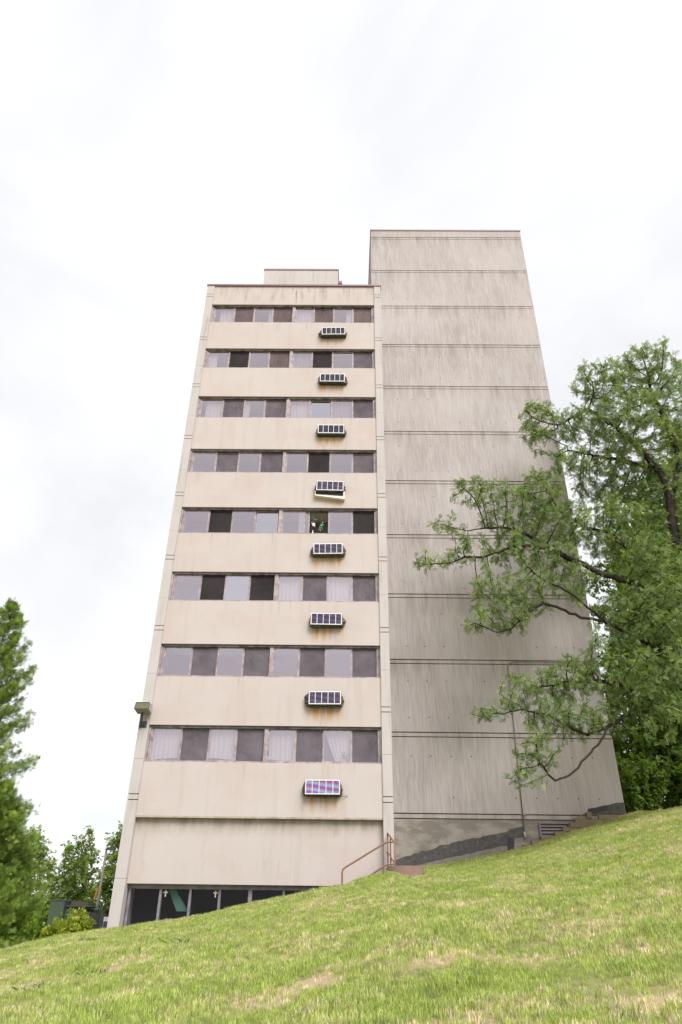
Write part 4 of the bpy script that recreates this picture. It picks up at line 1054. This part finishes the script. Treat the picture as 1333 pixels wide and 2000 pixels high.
for i, (x, y, rx, hz, lab) in enumerate([(18.6, 8.0, 1.6, 2.6, 'dark bush just right of the blank tower foot'), (21.0, 7.5, 1.9, 2.2, 'dark bush in the middle of the wood edge on the lawn'), (24.0, 8.0, 2.2, 2.8, 'dark bush at the right end of the wood edge'), (19.8, 12.0, 2.4, 5.0, 'tall dark thicket deep behind the blank tower foot'), (24.0, 14.0, 3.0, 6.0, 'tall dark thicket deep in the wood on the right'), (28.0, 12.0, 3.0, 5.5, 'tall dark thicket outside the right edge of the wood')]):
    bush('undergrowth_bush', x, y, rx, rx * .8, hz, 2600, 'maple', 0.26, lab, 'bush', UG)

# yellow-green bush in front of the transformer
SG = 'yellow-green bushes before the transformer'
for x, y, rx, hz, lab in [(-1.75, 1.2, 0.55, 0.95, 'yellow-green bush left in front of the transformer'), (-1.15, 1.0, 0.5, 1.05, 'yellow-green bush in the middle before the transformer'), (-0.85, 1.0, 0.26, 0.45, 'small yellow-green bush beside the tower corner')]:
    bush('yellow_bush', x, y, rx, 0.5, hz, 1500, 'shrub', 0.12, lab, 'bush', SG, stems=34)
for x, y, rx, hz, lab in [(-2.9, 0.6, 0.8, 1.3, 'dark green low bush at the foot of the arborvitae'), (-4.6, 8.3, 1.2, 2.2, 'green bush left behind the transformer')]:
    bush('green_bush', x, y, rx, 0.7, hz, 2200, 'leftleaf', 0.15, lab, 'bush')

# arborvitae
def arborvitae(x, y, prof, n, size, label):
    """prof: list of (z, radius)"""
    z0 = gz(x, y); zs = np.array([p[0] for p in prof]); rs = np.array([p[1] for p in prof])
    root = empty('arborvitae', (x, y, z0), label, 'tree', 'arborvitae on the left')
    zt = zs.max()
    m = MB().tube([(x, y, z0 - 0.1), (x + .03, y, (z0 + zt) / 2), (x + 0.02, y, zt - 0.6)], [0.16, 0.09, 0.004], 8)
    nb = 330
    # branches with sprays gathered on them
    z = z0 + 0.1 + (zt - z0 - 0.1) * ((np.arange(nb) + rng.uniform(size=nb)) / nb) ** 1.05
    az = np.arange(nb) * 2.39996 + rng.normal(size=nb) * 0.4; R_ = np.interp(z, zs[np.argsort(zs)], rs[np.argsort(zs)]) * rng.uniform(0.62, 1.16, nb)
    up = 0.45 + 0.35 * rng.uniform(size=nb)
    s0 = np.stack([np.full(nb, x), np.full(nb, y), np.maximum(z - R_ * up, z0 + .05)], 1)
    s1 = np.stack([x + R_ * np.cos(az), y + R_ * np.sin(az), z + R_ * 0.05], 1)
    for i in range(nb): m.tube([tuple(s0[i]), tuple((s0[i] + s1[i]) / 2 - np.array([0, 0, .05])), tuple(s1[i])], [0.016, 0.011, 0.004], 4)
    m.build('trunk', 'bark2', root)
    wt = R_ ** 1.1 + 0.35; k = rng.choice(nb, n, p=wt / wt.sum()); t = np.sqrt(rng.uniform(0.08, 1.02, n))[:, None]
    P = s0[k] + (s1[k] - s0[k]) * t + rng.normal(size=(n, 3)) * (0.05 + 0.16 * (1 - t)) * (0.4 + R_[k][:, None] * .4)
    out = s1[k] - s0[k]; out /= np.linalg.norm(out, axis=1)[:, None]
    D = out * 0.6 + rng.normal(size=(n, 3)) * 0.55 + np.array([0, 0, 0.35])
    rn = np.clip(0.42 + 0.8 * (t[:, 0] - 0.6) + rng.normal(size=n) * 0.2, 0, 1)
    link('crown', leaf_mesh('crown', P, D, size * rng.uniform(.6, 1.25, n), 'cedar', 'fan', 0.0, rn), root)
arborvitae(-5.15, 0.0, [(11.7, 0.12), (11.0, 0.55), (10.2, 0.9), (9.4, 1.15), (7.8, 1.5), (6.1, 1.85), (4.5, 2.15), (2.6, 2.2), (0.9, 2.0)], 33000, 0.22, 'tall pointed arborvitae at the left edge')
arborvitae(-3.75, -0.2, [(5.6, 0.1), (5.0, 0.7), (4.0, 1.2), (2.6, 1.6), (1.0, 1.5)], 19000, 0.22, 'shorter full arborvitae beside the tall one')

# ------------------------------------------------------------------ grass
def tuft(seed, nb, hgt, wid, spread, mat, bend=0.5):
    g = np.random.default_rng(seed); V, F, Rn = [], [], []
    for i in range(nb):
        a = g.uniform(0, 2 * np.pi); rr = spread * math.sqrt(g.uniform()); bx, by = rr * math.cos(a), rr * math.sin(a)
        la = g.uniform(0, 2 * np.pi); ln = g.uniform(0.1, bend) * hgt; hh = hgt * g.uniform(0.55, 1.15)
        dx, dy = math.cos(la), math.sin(la); wx, wy = -dy * wid, dx * wid
        b = len(V)
        V += [(bx - wx, by - wy, -0.01), (bx + wx, by + wy, -0.01), (bx + dx * ln * .35 + wx * .8, by + dy * ln * .35 + wy * .8, hh * .6), (bx + dx * ln * .35 - wx * .8, by + dy * ln * .35 - wy * .8, hh * .6), (bx + dx * ln, by + dy * ln, hh)]
        F += [(b, b + 1, b + 2, b + 3), (b + 3, b + 2, b + 4)]
        Rn += [g.uniform()] * 5
    me = bpy.data.meshes.new('grass_tuft'); me.from_pydata(V, [], F); me.update()
    at = me.attributes.new('rnd', 'FLOAT', 'POINT'); at.data.foreach_set('value', Rn)
    me.materials.append(MT[mat])
    return bpy.data.objects.new('grass_tuft', me)
tufts = bpy.data.collections.new('tufts')          # source blades, not in the scene
for i in range(6): tufts.objects.link(tuft(i, 13, 0.050 + 0.008 * (i % 3), 0.0030, 0.055, 'grass', 0.8))

def scatter(name, pts, rot, scl, coll, label):
    me = bpy.data.meshes.new(name); me.vertices.add(len(pts)); me.vertices.foreach_set('co', pts.astype(np.float32).ravel())
    a = me.attributes.new('rz', 'FLOAT', 'POINT'); a.data.foreach_set('value', rot.astype(np.float32))
    a = me.attributes.new('sc', 'FLOAT', 'POINT'); a.data.foreach_set('value', scl.astype(np.float32))
    o = link(name, me); tag(o, label, 'grass', None, 'stuff')
    ng = bpy.data.node_groups.new(name + '_nodes', 'GeometryNodeTree')
    ng.interface.new_socket('Geometry', in_out='INPUT', socket_type='NodeSocketGeometry')
    ng.interface.new_socket('Geometry', in_out='OUTPUT', socket_type='NodeSocketGeometry')
    N = ng.nodes.new; K = ng.links.new
    gi, go = N('NodeGroupInput'), N('NodeGroupOutput')
    ci = N('GeometryNodeCollectionInfo'); ci.inputs['Collection'].default_value = coll; ci.inputs['Separate Children'].default_value = True; ci.inputs['Reset Children'].default_value = True
    ip = N('GeometryNodeInstanceOnPoints'); ip.inputs['Pick Instance'].default_value = True
    rz = N('GeometryNodeInputNamedAttribute'); rz.data_type = 'FLOAT'; rz.inputs['Name'].default_value = 'rz'
    sc = N('GeometryNodeInputNamedAttribute'); sc.data_type = 'FLOAT'; sc.inputs['Name'].default_value = 'sc'
    cx = N('ShaderNodeCombineXYZ'); K(rz.outputs['Attribute'], cx.inputs[2])
    K(gi.outputs[0], ip.inputs['Points']); K(ci.outputs[0], ip.inputs['Instance']); K(cx.outputs[0], ip.inputs['Rotation']); K(sc.outputs['Attribute'], ip.inputs['Scale'])
    ri = N('FunctionNodeRandomValue'); ri.data_type = 'INT'; ri.inputs[4].default_value = 0; ri.inputs[5].default_value = 5
    K(ri.outputs[2], ip.inputs['Instance Index'])
    K(ip.outputs[0], go.inputs[0])
    md = o.modifiers.new('scatter', 'NODES'); md.node_group = ng
    return o
def value_noise(x, y, s, seed):
    g = np.random.default_rng(seed).uniform(size=(256, 256)); u, v = x / s + 100, y / s + 100
    i, j = np.floor(u).astype(int), np.floor(v).astype(int); fu, fv = u - i, v - j; fu = fu * fu * (3 - 2 * fu); fv = fv * fv * (3 - 2 * fv)
    q = lambda a, b: g[a % 256, b % 256]
    return (q(i, j) * (1 - fu) + q(i + 1, j) * fu) * (1 - fv) + (q(i, j + 1) * (1 - fu) + q(i + 1, j + 1) * fu) * fv
NP = 420000
gx, gy = rng.uniform(-8.5, 24.5, NP), rng.uniform(-20.0, 3.4, NP)
half = (gy - CAM[1]) * 0.56 + 2.0
keep = (np.abs(gx - 6.9) < half) & ~((gx > 0.0) & (gx < 8.0) & (gy > -0.95)) & ~((gx >= 8.0) & (gx < 16.6) & (gy > 3.02)) & ~((gx > 7.6) & (gx < 8.95) & (gy > -1.0) & (gy < 0.1))
nn = 0.6 * value_noise(gx, gy, 1.1, 3) + 0.4 * value_noise(gx, gy, 0.4, 4)
keep &= rng.uniform(size=NP) < np.clip(0.35 + 2.6 * (0.72 - nn), 0.25, 1)
gx, gy, nn = gx[keep], gy[keep], nn[keep]
gp = np.stack([gx, gy, ground_h(gx, gy)], 1)
scatter('lawn_grass', gp, rng.uniform(0, 6.28, len(gx)), rng.uniform(0.6, 1.4, len(gx)) * np.clip(1.5 - 1.1 * nn, 0.5, 1.4), tufts, 'patchy green and straw-coloured lawn grass on the slope')
info.append(('grass', len(gx), 0))

# broad-bladed weeds standing out of the lawn
def weed(x, y, s, label):
    n = 26; z0 = gz(x, y)
    a = rng.uniform(0, 2 * np.pi, n); D = np.stack([np.cos(a), np.sin(a), rng.uniform(0.3, 1.2, n)], 1); D /= np.linalg.norm(D, axis=1)[:, None]
    P = np.tile(np.array([[x, y, z0]]), (n, 1)) + rng.normal(size=(n, 3)) * np.array([.12, .12, 0]) * s
    L_ = s * 0.16 * rng.uniform(.6, 1.3, n)[:, None]; sd_ = np.cross(D, [[0, 0, 1.]]); sd_ /= np.linalg.norm(sd_, axis=1)[:, None]; wd = 0.008
    V = np.stack([P - sd_ * wd, P + sd_ * wd, P + D * L_ * .6 + sd_ * wd, P + D * L_ - [[0, 0, .02]], P + D * L_ * .6 - sd_ * wd], 1).reshape(-1, 3)
    me = fast_mesh('weed', V, np.arange(n * 5).reshape(-1, 5), 'weed', np.repeat(rng.uniform(size=n), 5))
    tag(link('weed', me), label, 'weed', 'weeds in the lawn')
weed(0.9, -4.2, 0.9, 'small broad-bladed weed tuft in the lawn below the tower corner')
weed(3.9, -8.6, 1.3, 'large broad-bladed weed tuft in the middle of the lower lawn')
weed(3.2, -8.9, 1.2, 'broad-bladed weed tuft left of the largest one')
weed(2.4, -11.2, 1.1, 'broad-bladed weed tuft near the lower left corner')
weed(3.0, -10.6, 1.1, 'broad-bladed weed tuft above the lower left corner one')
print('INFO', info)
